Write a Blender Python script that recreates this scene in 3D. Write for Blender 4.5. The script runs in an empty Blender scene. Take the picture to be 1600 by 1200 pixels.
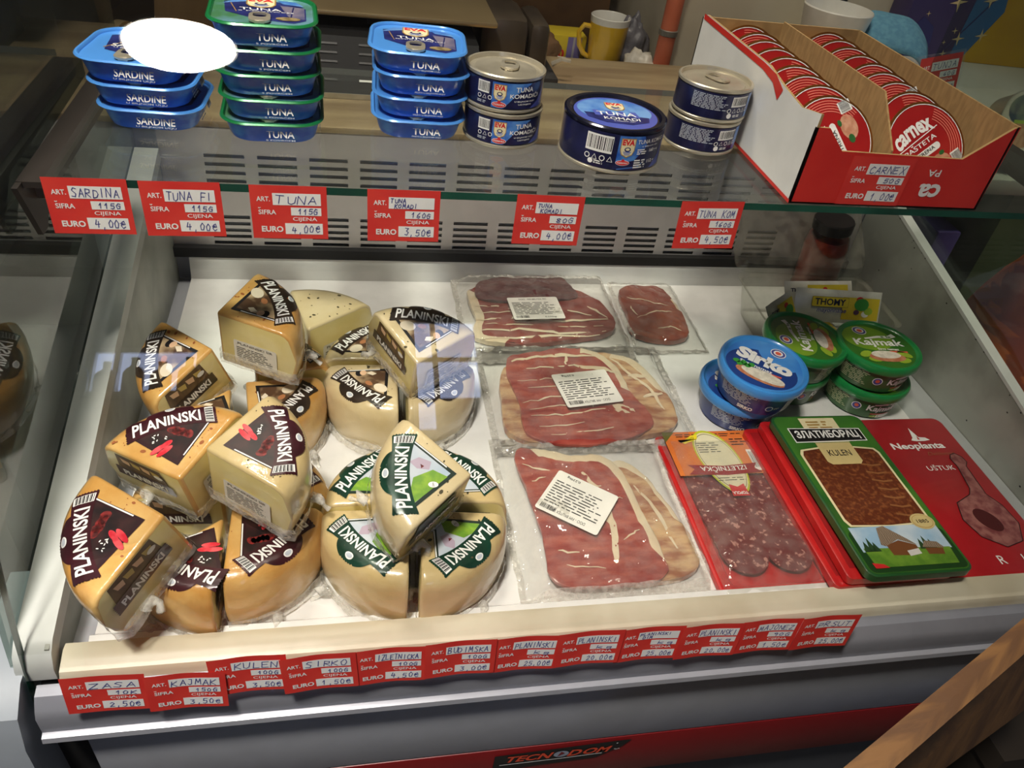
import bpy, bmesh, math, random
from mathutils import Matrix, Vector, Euler, noise
random.seed(7)
PI = math.pi
R = math.radians
scene = bpy.context.scene
COL = scene.collection

# ---------------------------------------------------------------- camera
cam_d = bpy.data.cameras.new('camera')
cam = bpy.data.objects.new('camera', cam_d)
COL.objects.link(cam)
cam_d.sensor_width = 36.0
cam_d.lens = 27.24
cam_d.clip_start = 0.02
cr, cdn, cf = Vector((.979377, -.162603, .119919)), Vector((-.012992, -.642994, -.765761)), Vector((.201622, .748411, -.631846))
cam.matrix_world = Matrix(((cr.x, -cdn.x, -cf.x, 0.0), (cr.y, -cdn.y, -cf.y, 0.0), (cr.z, -cdn.z, -cf.z, 0.555), (0, 0, 0, 1)))
scene.camera = cam

# ---------------------------------------------------------------- world, lamps, added fill lights, exposure
scene.view_settings.view_transform = 'Standard'
scene.view_settings.look = 'None'
scene.view_settings.gamma = 1.0
scene.view_settings.exposure = 0.22
w = bpy.data.worlds.new('world')
scene.world = w
w.use_nodes = True
w.node_tree.nodes['Background'].inputs[0].default_value = (.80, .86, 1.0, 1)
w.node_tree.nodes['Background'].inputs[1].default_value = .18

def spot(name, loc, target, power, color, angle, blend, size):
    d = bpy.data.lights.new(name, 'SPOT')
    d.energy = power; d.color = color; d.spot_size = R(angle); d.spot_blend = blend; d.shadow_soft_size = size
    o = bpy.data.objects.new(name, d)
    COL.objects.link(o)
    o.location = loc
    o.rotation_euler = (Vector(target) - Vector(loc)).to_track_quat('-Z', 'Y').to_euler()
    return o
spot('ceiling_spot', (-.12, .95, 1.85), (.06, .68, 0), 62, (1.0, .92, .79), 50, 1.0, .16)
spot('back_area_fill', (.45, .95, 1.88), (.66, 1.20, .15), 42, (1.0, .90, .74), 50, 1.0, .2)  # added fill without a fixture, brightens the wall and worktop at the back
spot('sack_fill_light', (1.25, .25, 1.88), (.85, .66, .15), 150, (1.0, .88, .70), 13, 1.0, .1)  # added narrow fill without a fixture, aimed at the orange sack
spot('ceiling_lamp_beam', (-.40, -.13, 1.87), (-.03, .52, .10), 170, (1.0, .935, .87), 49, 1.0, .12)

# ---------------------------------------------------------------- materials
_m = {}
def lin(c):
    return tuple(((v / 255 / 12.92) if v / 255 <= .04045 else ((v / 255 + .055) / 1.055) ** 2.4) for v in c)

def mat(name, rgb=(200, 200, 200), rough=.5, metal=0.0, coat=0.0, rgb2=None, scale=40.0, bump=0.0, bscale=120.0, stretch=None, lo=.4, hi=.6, detail=3, emit=0.0, spec=.5, kind='noise'):
    if name in _m:
        return _m[name]
    m = bpy.data.materials.new(name)
    _m[name] = m
    m.use_nodes = True
    nt = m.node_tree
    b = nt.nodes['Principled BSDF']
    b.inputs['Roughness'].default_value = rough
    b.inputs['Metallic'].default_value = metal
    b.inputs['Coat Weight'].default_value = coat
    b.inputs['Coat Roughness'].default_value = .08
    b.inputs['Specular IOR Level'].default_value = spec
    tc = nt.nodes.new('ShaderNodeTexCoord')
    mp = nt.nodes.new('ShaderNodeMapping')
    nt.links.new(tc.outputs['Object'], mp.inputs[0])
    if stretch: mp.inputs['Scale'].default_value = stretch
    if kind == 'voronoi':
        tx = nt.nodes.new('ShaderNodeTexVoronoi'); out = tx.outputs['Distance']
    elif kind == 'wave':
        tx = nt.nodes.new('ShaderNodeTexWave'); tx.inputs['Distortion'].default_value = 6; tx.inputs['Detail'].default_value = 3; out = tx.outputs['Fac']
    else:
        tx = nt.nodes.new('ShaderNodeTexNoise'); tx.inputs['Detail'].default_value = detail; out = tx.outputs['Fac']
    tx.inputs['Scale'].default_value = scale
    nt.links.new(mp.outputs[0], tx.inputs['Vector'])
    cr_ = nt.nodes.new('ShaderNodeValToRGB')
    cr_.color_ramp.elements[0].position = lo
    cr_.color_ramp.elements[1].position = hi
    c1 = lin(rgb)
    c2 = lin(rgb2) if rgb2 else tuple(min(1, v * 1.06) for v in c1)
    cr_.color_ramp.elements[0].color = c1 + (1,)
    cr_.color_ramp.elements[1].color = c2 + (1,)
    nt.links.new(out, cr_.inputs[0])
    nt.links.new(cr_.outputs[0], b.inputs['Base Color'])
    if emit:
        nt.links.new(cr_.outputs[0], b.inputs['Emission Color']); b.inputs['Emission Strength'].default_value = emit
    if bump:
        n2 = nt.nodes.new('ShaderNodeTexNoise'); n2.inputs['Scale'].default_value = bscale; n2.inputs['Detail'].default_value = 4
        nt.links.new(tc.outputs['Object'], n2.inputs['Vector'])
        bp = nt.nodes.new('ShaderNodeBump'); bp.inputs['Strength'].default_value = bump; bp.inputs['Distance'].default_value = .002
        nt.links.new(n2.outputs['Fac'], bp.inputs['Height'])
        nt.links.new(bp.outputs[0], b.inputs['Normal'])
        if coat: nt.links.new(bp.outputs[0], b.inputs['Coat Normal'])
    return m

def clear(name, tint=(255, 255, 255), body=0.0, bodycol=(230, 230, 225), ior=1.45, rough=0.0, bump=0.0, bscale=80.0):
    """see-through sheet: transparent + fresnel gloss + a little milky body"""
    if name in _m: return _m[name]
    m = bpy.data.materials.new(name); _m[name] = m
    m.use_nodes = True
    nt = m.node_tree
    nt.nodes.remove(nt.nodes['Principled BSDF'])
    out = nt.nodes['Material Output']
    tr = nt.nodes.new('ShaderNodeBsdfTransparent'); tr.inputs[0].default_value = lin(tint) + (1,)
    gl = nt.nodes.new('ShaderNodeBsdfGlossy'); gl.inputs['Roughness'].default_value = rough
    fr = nt.nodes.new('ShaderNodeMath'); fr.operation = 'MULTIPLY_ADD'
    lw = nt.nodes.new('ShaderNodeLayerWeight'); lw.inputs['Blend'].default_value = .5
    pw = nt.nodes.new('ShaderNodeMath'); pw.operation = 'POWER'; pw.inputs[1].default_value = 5.0
    f0 = ((ior - 1) / (ior + 1)) ** 2
    nt.links.new(lw.outputs['Facing'], pw.inputs[0]); nt.links.new(pw.outputs[0], fr.inputs[0]); fr.inputs[1].default_value = 1 - f0; fr.inputs[2].default_value = f0
    mx = nt.nodes.new('ShaderNodeMixShader')
    last = tr.outputs[0]
    tc = nt.nodes.new('ShaderNodeTexCoord')
    ns = nt.nodes.new('ShaderNodeTexNoise'); ns.inputs['Scale'].default_value = bscale; ns.inputs['Detail'].default_value = 3
    nt.links.new(tc.outputs['Object'], ns.inputs['Vector'])
    if bump:
        bp = nt.nodes.new('ShaderNodeBump'); bp.inputs['Strength'].default_value = bump; bp.inputs['Distance'].default_value = .003
        nt.links.new(ns.outputs['Fac'], bp.inputs['Height'])
        nt.links.new(bp.outputs[0], gl.inputs['Normal']); nt.links.new(bp.outputs[0], lw.inputs['Normal'])
    if body:
        df = nt.nodes.new('ShaderNodeBsdfDiffuse'); df.inputs[0].default_value = lin(bodycol) + (1,)
        m2 = nt.nodes.new('ShaderNodeMixShader')
        mr = nt.nodes.new('ShaderNodeMapRange'); mr.inputs[1].default_value = .35; mr.inputs[2].default_value = .7
        mr.inputs[3].default_value = body * .5; mr.inputs[4].default_value = body * 1.5
        nt.links.new(ns.outputs['Fac'], mr.inputs[0]); nt.links.new(mr.outputs[0], m2.inputs[0])
        nt.links.new(last, m2.inputs[1]); nt.links.new(df.outputs[0], m2.inputs[2]); last = m2.outputs[0]
    nt.links.new(fr.outputs[0], mx.inputs[0]); nt.links.new(last, mx.inputs[1]); nt.links.new(gl.outputs[0], mx.inputs[2])
    nt.links.new(mx.outputs[0], out.inputs[0])
    return m

WHITE = mat('print_white', (236, 236, 232), .45)
BLACK = mat('print_black', (22, 20, 22), .45)
STEEL = mat('bright_tin', (206, 198, 178), .30, .65, rgb2=(190, 182, 162))
INK = mat('blue_pen_ink', (70, 74, 140), .5)

# ---------------------------------------------------------------- mesh builder
_tc = {}
def text_shape(s, bold):
    k = (s, bold)
    if k in _tc: return _tc[k]
    c = bpy.data.curves.new('t', 'FONT'); c.body = s; c.size = 1; c.offset = bold; c.resolution_u = 3; c.fill_mode = 'FRONT'
    o = bpy.data.objects.new('t', c); COL.objects.link(o)
    dg = bpy.context.evaluated_depsgraph_get()
    me = o.evaluated_get(dg).to_mesh()
    vs = [(v.co.x, v.co.y) for v in me.vertices]; fs = [tuple(p.vertices) for p in me.polygons]
    o.evaluated_get(dg).to_mesh_clear()
    bpy.data.objects.remove(o); bpy.data.curves.remove(c)
    xs = [v[0] for v in vs] or [0, 1]; ys = [v[1] for v in vs] or [0, 1]
    x0, x1, y0, y1 = min(xs), max(xs), min(ys), max(ys)
    _tc[k] = ([((x - x0) / (x1 - x0 or 1) - .5, (y - y0) / (y1 - y0 or 1) - .5) for x, y in vs], fs)
    return _tc[k]

class MB:
    def __init__(s):
        s.v = []; s.f = []; s.mi = []; s.ms = []; s.M = Matrix.Identity(4); s.warp = None; s.du = .004; s.dv = None
    def mx(s, m):
        if m not in s.ms: s.ms.append(m)
        return s.ms.index(m)
    def add(s, vs, fs, m):
        b = len(s.v); i = s.mx(m)
        for p in vs: s.v.append(tuple(s.M @ Vector(p)))
        for f in fs: s.f.append(tuple(b + k for k in f)); s.mi.append(i)
    def flat(s, pts, z, m, faces=None):
        """2-D shape at height z, bent by the warp when one is set"""
        if not s.warp:
            s.add([(x, y, z) for x, y in pts], faces or [tuple(range(len(pts)))], m); return
        bm = bmesh.new()
        vv = [bm.verts.new((x, y, 0)) for x, y in pts]
        for f in (faces or [tuple(range(len(pts)))]):
            try: bm.faces.new([vv[k] for k in f])
            except ValueError: pass
        if not faces: bmesh.ops.triangulate(bm, faces=bm.faces[:])
        xs = [p[0] for p in pts]
        x = math.floor(min(xs) / s.du) * s.du + s.du
        while x < max(xs):
            bmesh.ops.bisect_plane(bm, geom=bm.verts[:] + bm.edges[:] + bm.faces[:], plane_co=(x, 0, 0), plane_no=(1, 0, 0), dist=1e-7)
            x += s.du
        if s.dv:
            ys = [p[1] for p in pts]; y = math.floor(min(ys) / s.dv) * s.dv + s.dv
            while y < max(ys):
                bmesh.ops.bisect_plane(bm, geom=bm.verts[:] + bm.edges[:] + bm.faces[:], plane_co=(0, y, 0), plane_no=(0, 1, 0), dist=1e-7)
                y += s.dv
        bm.verts.index_update()
        s.add([s.warp(v.co.x, v.co.y, z) for v in bm.verts], [tuple(v.index for v in f.verts) for f in bm.faces], m)
        bm.free()
    def text(s, t, cx, cy, wd, h, z, m, bold=.012, rot=0.0, it=0.0, fn=None):
        vs, fs = text_shape(t, bold)
        c, n = math.cos(rot), math.sin(rot)
        P = []
        for x, y in vs:
            X = x * wd + it * y * h; Y = y * h
            if fn: X, Y = fn(X, Y)
            P.append((cx + X * c - Y * n, cy + X * n + Y * c))
        s.flat(P, z, m, fs)
    def rect(s, x0, x1, y0, y1, z, m): s.flat([(x0, y0), (x1, y0), (x1, y1), (x0, y1)], z, m)
    def rrect(s, cx, cy, wd, h, r, z, m, rot=0): s.flat(rpts(cx, cy, wd, h, r, rot), z, m)
    def ell(s, cx, cy, rx, ry, z, m, n=20, rot=0, a0=0, a1=2 * PI):
        c, q = math.cos(rot), math.sin(rot); P = []
        k = n if abs(a1 - a0 - 2 * PI) < 1e-6 else n + 1
        for i in range(k):
            a = a0 + (a1 - a0) * i / n; x, y = rx * math.cos(a), ry * math.sin(a)
            P.append((cx + x * c - y * q, cy + x * q + y * c))
        s.flat(P, z, m)
    def ribbon(s, pts, wd, z, m, closed=False):
        n = len(pts); L = []; Q = []
        for i, p in enumerate(pts):
            a = pts[i - 1] if (i or closed) else p
            b = pts[(i + 1) % n] if (i < n - 1 or closed) else p
            dx, dy = b[0] - a[0], b[1] - a[1]; l = math.hypot(dx, dy) or 1
            ww = wd(i / (n - 1)) if callable(wd) else wd
            L.append((p[0] - dy / l * ww / 2, p[1] + dx / l * ww / 2)); Q.append((p[0] + dy / l * ww / 2, p[1] - dx / l * ww / 2))
        fs = [(i, n + i, n + (i + 1) % n, (i + 1) % n) for i in range(n if closed else n - 1)]
        s.flat(L + Q, z, m, fs)
    def smallprint(s, x0, x1, y0, y1, n, z, m, seed=1, fill=.55):
        rn = random.Random(seed); h = (y1 - y0) / n
        for i in range(n):
            y = y1 - (i + .5) * h; x = x0; e = x1 - rn.random() * .25 * (x1 - x0)
            while x < e:
                l = min(e - x, h * (1 + rn.random() * 4)); s.rect(x, x + l * .86, y - h * fill / 2, y + h * fill / 2, z, m); x += l + h * .25
    def barcode(s, x0, x1, y0, y1, z, m=None, bg=None, seed=3):
        if bg is not False: s.rect(x0, x1, y0, y1, z, bg or WHITE)
        rn = random.Random(seed); u = (x1 - x0) / 34; x = x0 + u * 2
        while x < x1 - u * 2:
            k = rn.choice((.6, .6, 1, 1.4)); s.rect(x, x + k * u, y0 + (y1 - y0) * .14, y1 - (y1 - y0) * .1, z + .0001, m or BLACK); x += (k + rn.choice((.6, .9, 1.3))) * u
    def box(s, x0, x1, y0, y1, z0, z1, m, bev=0.0):
        if not bev:
            s.add([(x, y, z) for z in (z0, z1) for y in (y0, y1) for x in (x0, x1)], [(0, 2, 3, 1), (4, 5, 7, 6), (0, 1, 5, 4), (2, 6, 7, 3), (0, 4, 6, 2), (1, 3, 7, 5)], m); return
        bm = bmesh.new(); bmesh.ops.create_cube(bm, size=1)
        for v in bm.verts: v.co = ((x0 + x1) / 2 + v.co.x * (x1 - x0), (y0 + y1) / 2 + v.co.y * (y1 - y0), (z0 + z1) / 2 + v.co.z * (z1 - z0))
        bmesh.ops.bevel(bm, geom=bm.edges[:], offset=bev, segments=2, affect='EDGES', profile=.5)
        s.bm(bm, m)
    def bm(s, bm, m):
        bm.verts.index_update(); s.add([tuple(v.co) for v in bm.verts], [tuple(v.index for v in f.verts) for f in bm.faces], m); bm.free()
    def loft(s, rings, m, cap0=True, cap1=True):
        n = len(rings[0]); vs = [p for r in rings for p in r]; fs = []
        for i in range(len(rings) - 1):
            for j in range(n):
                k = (j + 1) % n; fs.append((i * n + j, i * n + k, (i + 1) * n + k, (i + 1) * n + j))
        if cap0: fs.append(tuple(range(n))[::-1])
        if cap1: fs.append(tuple((len(rings) - 1) * n + j for j in range(n)))
        s.add(vs, fs, m)
    def lathe(s, prof, m, n=40, cap0=False, cap1=False):
        s.loft([[(r * math.cos(2 * PI * j / n), r * math.sin(2 * PI * j / n), z) for j in range(n)] for r, z in prof], m, cap0, cap1)
    def tube(s, pts, r, m, n=8, closed=False):
        P = [Vector(p) for p in pts]; k = len(P); rings = []; up = None
        for i in range(k):
            t = (P[(i + 1) % k] - P[i - 1]) if closed else (P[min(i + 1, k - 1)] - P[max(i - 1, 0)])
            t.normalize()
            if up is None: up = t.orthogonal().normalized()
            up = (up - t * up.dot(t)).normalized(); q = t.cross(up)
            rr = r(i / (k - 1)) if callable(r) else r
            rings.append([tuple(P[i] + (up * math.cos(2 * PI * j / n) + q * math.sin(2 * PI * j / n)) * rr) for j in range(n)])
        if closed: s.loft(rings + [rings[0]], m, False, False)
        else: s.loft(rings, m)
    def prism(s, pts, z0, z1, m, mt=None):
        n = len(pts); s.add([(x, y, z0) for x, y in pts] + [(x, y, z1) for x, y in pts], [(i, (i + 1) % n, n + (i + 1) % n, n + i) for i in range(n)] + [tuple(range(n))[::-1]], m)
        s.add([(x, y, z1) for x, y in pts], [tuple(range(n))], mt or m)
    def extr(s, prof, x0, x1, m):
        n = len(prof); s.add([(x0, y, z) for y, z in prof] + [(x1, y, z) for y, z in prof], [(i, (i + 1) % n, n + (i + 1) % n, n + i) for i in range(n)] + [tuple(range(n)), tuple(range(n, 2 * n))[::-1]], m)
    def grid(s, nx, ny, fn, m):
        s.add([fn(i / nx, j / ny) for j in range(ny + 1) for i in range(nx + 1)], [(j * (nx + 1) + i, j * (nx + 1) + i + 1, (j + 1) * (nx + 1) + i + 1, (j + 1) * (nx + 1) + i) for j in range(ny) for i in range(nx)], m)
    def build(s, name, parent=None, loc=None, rot=None, ang=35, fix=False):
        me = bpy.data.meshes.new(name); me.from_pydata(s.v, [], s.f)
        for m in s.ms: me.materials.append(m)
        me.polygons.foreach_set('material_index', s.mi)
        me.polygons.foreach_set('use_smooth', [True] * len(s.f))
        me.update(); me.validate()
        if fix:
            b = bmesh.new(); b.from_mesh(me); bmesh.ops.recalc_face_normals(b, faces=b.faces[:]); b.to_mesh(me); b.free()
        me.set_sharp_from_angle(angle=R(ang))
        o = bpy.data.objects.new(name, me); COL.objects.link(o)
        if parent: o.parent = parent
        if loc: o.location = loc
        if rot: o.rotation_euler = rot
        return o

def rpts(cx, cy, wd, h, r, rot=0, n=5):
    P = []
    for (sx, sy, a) in ((1, 1, 0), (-1, 1, 90), (-1, -1, 180), (1, -1, 270)):
        for i in range(n + 1):
            t = R(a + 90 * i / n); P.append((sx * (wd / 2 - r) + r * math.cos(t), sy * (h / 2 - r) + r * math.sin(t)))
    c, q = math.cos(rot), math.sin(rot)
    return [(cx + x * c - y * q, cy + x * q + y * c) for x, y in P]

def tag(o, label, cat, group=None, kind=None):
    o['label'] = label; o['category'] = cat
    if group: o['group'] = group
    if kind: o['kind'] = kind
    return o
def thing(name, label, cat, loc=(0, 0, 0), rot=(0, 0, 0), group=None):
    o = bpy.data.objects.new(name, None); COL.objects.link(o); o.empty_display_size = .02
    o.location = loc; o.rotation_euler = rot
    return tag(o, label, cat, group)
def dup(root, loc, rot=None, label=None):
    c = root.copy(); COL.objects.link(c); c.location = loc
    if rot is not None: c.rotation_euler = rot
    if label: c['label'] = label
    for ch in list(root.children):
        d = ch.copy(); COL.objects.link(d); d.parent = c
        for g in list(ch.children):
            e = g.copy(); COL.objects.link(e); e.parent = d
    return c
def struct(o):
    o['kind'] = 'structure'; return o
def cyl(rad, k=0.0):
    """wrap (arc length, height, offset) round a cylinder or cone, facing -Y"""
    def fn(x, y, z):
        r = rad + k * y
        return ((r + z) * math.sin(x / rad), -(r + z) * math.cos(x / rad), y)
    return fn

# ================================================================ the room
conc = mat('floor_concrete', (96, 92, 86), .8, rgb2=(120, 114, 104), scale=6, bump=.3, bscale=60)
plaster = mat('wall_plaster', (196, 184, 160), .9, rgb2=(206, 196, 172), scale=8, bump=.15, bscale=40)
brownw = mat('dark_brown_wall', (42, 32, 25), .8, rgb2=(56, 43, 32), scale=5)
b = MB(); b.box(-3, 3.2, -2.6, 2.4, -.90, -.85, conc); struct(b.build('floor'))
b = MB(); b.box(-3, 3.2, -2.6, 2.4, 1.92, 1.97, mat('ceiling_white', (176, 172, 164), .9)); struct(b.build('ceiling'))
b = MB(); b.box(-3, .56, 1.95, 2.0, -.85, 1.92, brownw); struct(b.build('wall_back'))
b = MB(); b.box(.545, 1.5, 1.34, 1.40, -.85, 1.92, plaster); b.box(.545, .60, 1.40, 1.95, -.85, 1.92, plaster); struct(b.build('wall_right_back'))
b = MB(); b.box(1.5, 3.2, 1.40, 1.45, -.85, 1.92, mat('wood_wall', (150, 96, 48), .6, rgb2=(120, 72, 34), scale=3, stretch=(1, 1, 8))); struct(b.build('wall_far_right'))
wf = mat('shop_wall', (92, 88, 84), .9)
b = MB()
for (x0, x1, z0, z1) in ((-3, -.99, -.85, 1.92), (-.99, -.58, -.85, .72), (-.99, -.58, 1.14, 1.92), (-.58, .24, -.85, 1.92), (.24, .54, -.85, .34), (.24, .54, 1.42, 1.92), (.54, 3.2, -.85, 1.92)):
    b.box(x0, x1, -2.25, -2.2, z0, z1, wf)
struct(b.build('wall_front'))
sky = mat('window_daylight', (196, 212, 255), .5, emit=4.0)
frm = mat('window_frame_white', (225, 225, 225), .5)
for i, (x0, x1, z0, z1, bars) in enumerate(((-.99, -.58, .72, 1.14, (.72, 1.10)), (.24, .54, .34, 1.42, (.34, .62, 1.00, 1.38)))):
    b = MB(); b.box(x0, x1, -2.25, -2.235, z0, z1, sky)
    wob = struct(b.build('window_%d' % (i + 1)))
    b = MB()
    for x in (x0, x0 + .09, x1 - .02): b.box(x, x + .02, -2.235, -2.2, z0, z1, frm)
    for z in bars: b.box(x0, x1, -2.235, -2.2, z, z + .04, frm)
    if i: b.box(x0 + .11, x1, -2.234, -2.21, .38, .62, frm)
    b.build('window_frame', wob)
b = MB(); b.box(-1.3, -.40, -2.19, -1.98, .69, .72, mat('shelf_wood_dark', (60, 45, 32), .6)); tag(b.build('wall_shelf'), 'dark wooden shelf board under the window opposite the counter', 'shelf')
bg = mat('bottle_glass_dark', (26, 30, 24), .15, coat=.4)
b = MB(); b.lathe([(.0, 0), (.036, 0), (.038, .01), (.038, .17), (.03, .20), (.014, .225), (.014, .28), (.016, .282), (.016, .295), (0, .295)], bg, 16)
bot = b.build('bottle', loc=(-.98, -2.08, .72))
tag(bot, 'dark glass bottle on the shelf by the window, reflected in the curved glass', 'bottle', 'bottles on the window shelf')
for k in range(1, 6):
    c = bot.copy(); COL.objects.link(c); c.location = (-.98 + .095 * k, -2.08, .72); c.scale = (1, 1, 1 - .12 * (k % 2))
lamp = thing('ceiling_lamp', 'round white ceiling lamp shining down on the counter, mirrored in its curved glass', 'lamp', (-.40, -.13, 1.92))
b = MB(); b.lathe([(.0, 0), (.15, 0), (.15, -.03), (.135, -.035), (.13, -.02)], frm, 40); b.build('housing', lamp)
b = MB(); b.lathe([(0, -.034), (.13, -.034)], mat('lamp_diffuser', (255, 244, 226), .5, emit=70), 40); b.build('diffuser', lamp)

# ================================================================ the refrigerated counter
white_en = mat('white_enamel', (226, 226, 224), .22, coat=.3)
cream = mat('cream_plastic', (214, 208, 186), .35, rgb2=(200, 192, 168), scale=18)
alu = mat('aluminium_profile', (142, 144, 152), .4, .3)
greyp = mat('grey_painted_steel', (162, 165, 172), .45, .1)
redst = mat('dark_red_strip', (122, 20, 24), .4)
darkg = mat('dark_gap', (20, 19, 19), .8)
ventm = mat('slotted_steel', (184, 178, 176), .42, .25)
sidem = mat('side_steel', (170, 173, 164), .42, .1, rgb2=(140, 143, 134), scale=12, detail=7)
trimm = mat('pale_side_trim', (190, 194, 190), .35)
glass = clear('curved_glass', (254, 254, 253), ior=1.5)
pane = clear('side_glass', (214, 224, 218), body=.11, ior=1.95, bodycol=(150, 155, 150), bscale=20)  # milky body for dirty glass, raised as painted haze to lighten the left
shelfg = clear('shelf_glass', (246, 249, 246), ior=1.42, body=.012, bscale=14)
gedge = mat('green_glass_edge', (18, 60, 48), .12, coat=.6, rgb2=(34, 92, 74), scale=9)
counter = thing('display_counter', 'refrigerated shop counter with curved glass front, white deck and grey steel base', 'display counter', (.25, .6, -.85))
OFF = Vector((-.25, -.6, .85))
def cp(mb, name, parent=counter, ang=35):
    o = mb.build(name, parent, ang=ang)
    if parent is counter: o.location = OFF
    return o
b = MB()
b.extr([(.368, -.004), (.368, .0), (.868, .0), (.874, .030), (.878, .030), (.872, -.004)], -.194, .646, white_en)
b.extr([(.356, .008), (.362, .010), (.369, .001), (.366, -.004), (.356, -.004)], -.194, .646, white_en)
cp(b, 'deck_tray')
b = MB(); b.box(-.212, -.194, .345, .88, -.010, -.006, greyp); b.box(.646, .703, .345, .88, -.010, -.004, mat('deck_side_grey', (168, 172, 172), .35))
b.box(-.21, .704, .871, .8795, .029, .042, darkg); cp(b, 'deck_gap')
b = MB()
b.extr([(.356, .002), (.3555, .012), (.352, .0175), (.346, .019), (.338, .0165), (.331, .014), (.3285, .010), (.3285, -.03), (.356, -.03)], -.206, .704, cream)
cp(b, 'front_rail')
b = MB()
b.extr([(.3285, .004), (.3205, .002), (.314, -.006), (.311, -.012), (.311, -.030), (.3285, -.030)], -.222, .716, alu)
b.extr([(.311, -.0305), (.307, -.032), (.306, -.037), (.311, -.041), (.33, -.041), (.33, -.0305)], -.222, .716, mat('aluminium_lip', (168, 170, 178), .35, .3))
cp(b, 'glass_channel')
b = MB(); b.box(-.20, .704, .317, .332, -.150, -.046, greyp, .002); b.box(-.21, .704, .322, .34, -.046, -.04, darkg); cp(b, 'front_panel')
b = MB(); b.box(-.20, .704, .3165, .332, -.226, -.1505, redst, .002); stripe = cp(b, 'red_stripe')
b = MB(); b.M = Matrix.Translation((.190, .3160, -.166)) @ Matrix.Rotation(R(90), 4, 'X')
b.flat([(-.066, -.024), (.035, -.019), (.058, -.002), (.066, .011), (.05, .011), (-.066, .006)], .0004, BLACK)
orng = mat('brand_orange', (232, 78, 44), .35)
for (t, cx, wd) in (('TECN', -.033, .044), ('D', .0125, .012), ('OM', .0335, .026)): b.text(t, cx, -.003, wd, .0115, .0008, orng, .03, it=.35)
b.ell(-.0015, -.003, .0075, .006, .0007, mat('brand_silver', (150, 160, 176), .3), 18); b.flat([(-.005, -.007), (.002, -.002), (-.002, .002)], .0009, redst)
b.ribbon([(-.06, -.0125), (.0, -.0118), (.04, -.0100)], .0012, .0008, WHITE); b.text('SpA', .054, -.005, .006, .003, .0008, WHITE)
b.ell(.052, .007, .0009, .0009, .0008, WHITE, 8)
b.build('brand_plate', stripe)
b = MB(); b.box(-.20, .704, .332, .88, -.85, -.010, mat('counter_core', (70, 72, 76), .6)); b.box(-.18, .69, .345, .36, -.85, -.23, darkg); cp(b, 'base_body')
# white end cap at the left
b = MB(); b.extr([(.36, .016), (.325, .014), (.306, .0), (.298, -.03), (.296, -.10), (.30, -.5), (.31, -.85), (.42, -.85), (.42, .016)], -.262, -.229, mat('white_end_cap', (150, 157, 164), .45)); cp(b, 'end_cap')
b = MB(); b.box(-.229, -.20, .330, .40, -.85, -.02, darkg); cp(b, 'dark_gap_strip')
# slotted back panel, real openings
b = MB(); xs = [-.21]; hole = []
for k in range(14):
    x = -.104 + .0583 * k - .117
    if x + .044 > .70 or x < -.205: continue
    xs += [x, x + .044]
xs.append(.704)
zs = [.042]
for z in (.041, .0520, .0602, .0688, .0774, .113, .123, .133, .143, .153): zs += [z + (.0024 if z == .041 else 0), z + .0042 + (.0024 if z == .041 else 0)]
zs.append(.19)
xs = sorted(set(xs)); zs = sorted(set(zs))
for i in range(len(xs) - 1):
    for j in range(len(zs) - 1):
        wslot = abs(xs[i + 1] - xs[i] - .044) < .0005; hslot = zs[j + 1] - zs[j] < .0048 and zs[j] > .0425
        def q(z): return .880 + (z - .042) * .04
        if wslot and abs(zs[j + 1] - zs[j] - .0042) < .00005 and zs[j] > .0425:
            x0, x1, z0, z1 = xs[i], xs[i + 1], zs[j], zs[j + 1]
            for a, c in (((x0, z0), (x1, z0)), ((x1, z1), (x0, z1)), ((x0, z1), (x0, z0)), ((x1, z0), (x1, z1))):
                b.add([(a[0], q(a[1]), a[1]), (c[0], q(c[1]), c[1]), (c[0], q(c[1]) + .003, c[1]), (a[0], q(a[1]) + .003, a[1])], [(0, 1, 2, 3)], darkg)
        else:
            b.add([(xs[i], q(zs[j]), zs[j]), (xs[i + 1], q(zs[j]), zs[j]), (xs[i + 1], q(zs[j + 1]), zs[j + 1]), (xs[i], q(zs[j + 1]), zs[j + 1])], [(0, 1, 2, 3)], ventm)
cp(b, 'slotted_back_panel')
b = MB(); b.box(-.21, .704, .895, .92, .0, .185, darkg); cp(b, 'slot_void_block')  # solid near-black block, the void's darkness put into its colour
b = MB(); b.box(-.30, .74, .884, 1.205, .188, .196, mat('worktop_steel', (176, 156, 120), .42, .35, rgb2=(150, 128, 98), scale=5, stretch=(1, 6, 1)), .002); b.box(-.30, .74, .89, 1.20, -.85, .188, greyp); cp(b, 'worktop')  # tan tint puts a warm reflection into the steel's colour
def side(x0, x1):
    b = MB(); b.extr([(.338, -.02), (.338, .033), (.88, .162), (.88, -.02)], x0, x1, sidem); return b
o = cp(side(-.213, -.210), 'side_panel'); b = side(.7040, .7070); rn = random.Random(4); b.M = Matrix(((0, 0, -1, .7038), (1, 0, 0, 0), (0, 1, 0, 0), (0, 0, 0, 1)))
for k in range(46):
    y = .36 + .5 * rn.random(); z = .034 + (y - .338) * .238 - .004 - (.09 * rn.random() ** 4 if k > 18 else .003 * rn.random())
    if z > .004: b.ell(y, z, .0006 + .0009 * rn.random(), .0005 + .0006 * rn.random(), 0, darkg, 7)
b.M = Matrix.Identity(4)
o = cp(b, 'side_panel')
b = MB(); b.extr([(.345, .036), (.336, .030), (.331, .018), (.331, .006), (.350, .022), (.88, .148), (.88, .163)], -.2335, -.2085, trimm); cp(b, 'side_trim')
b = MB(); b.extr([(.335, .034), (.335, .030), (.88, .158), (.88, .163)], .7035, .7165, trimm); cp(b, 'side_trim')
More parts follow.
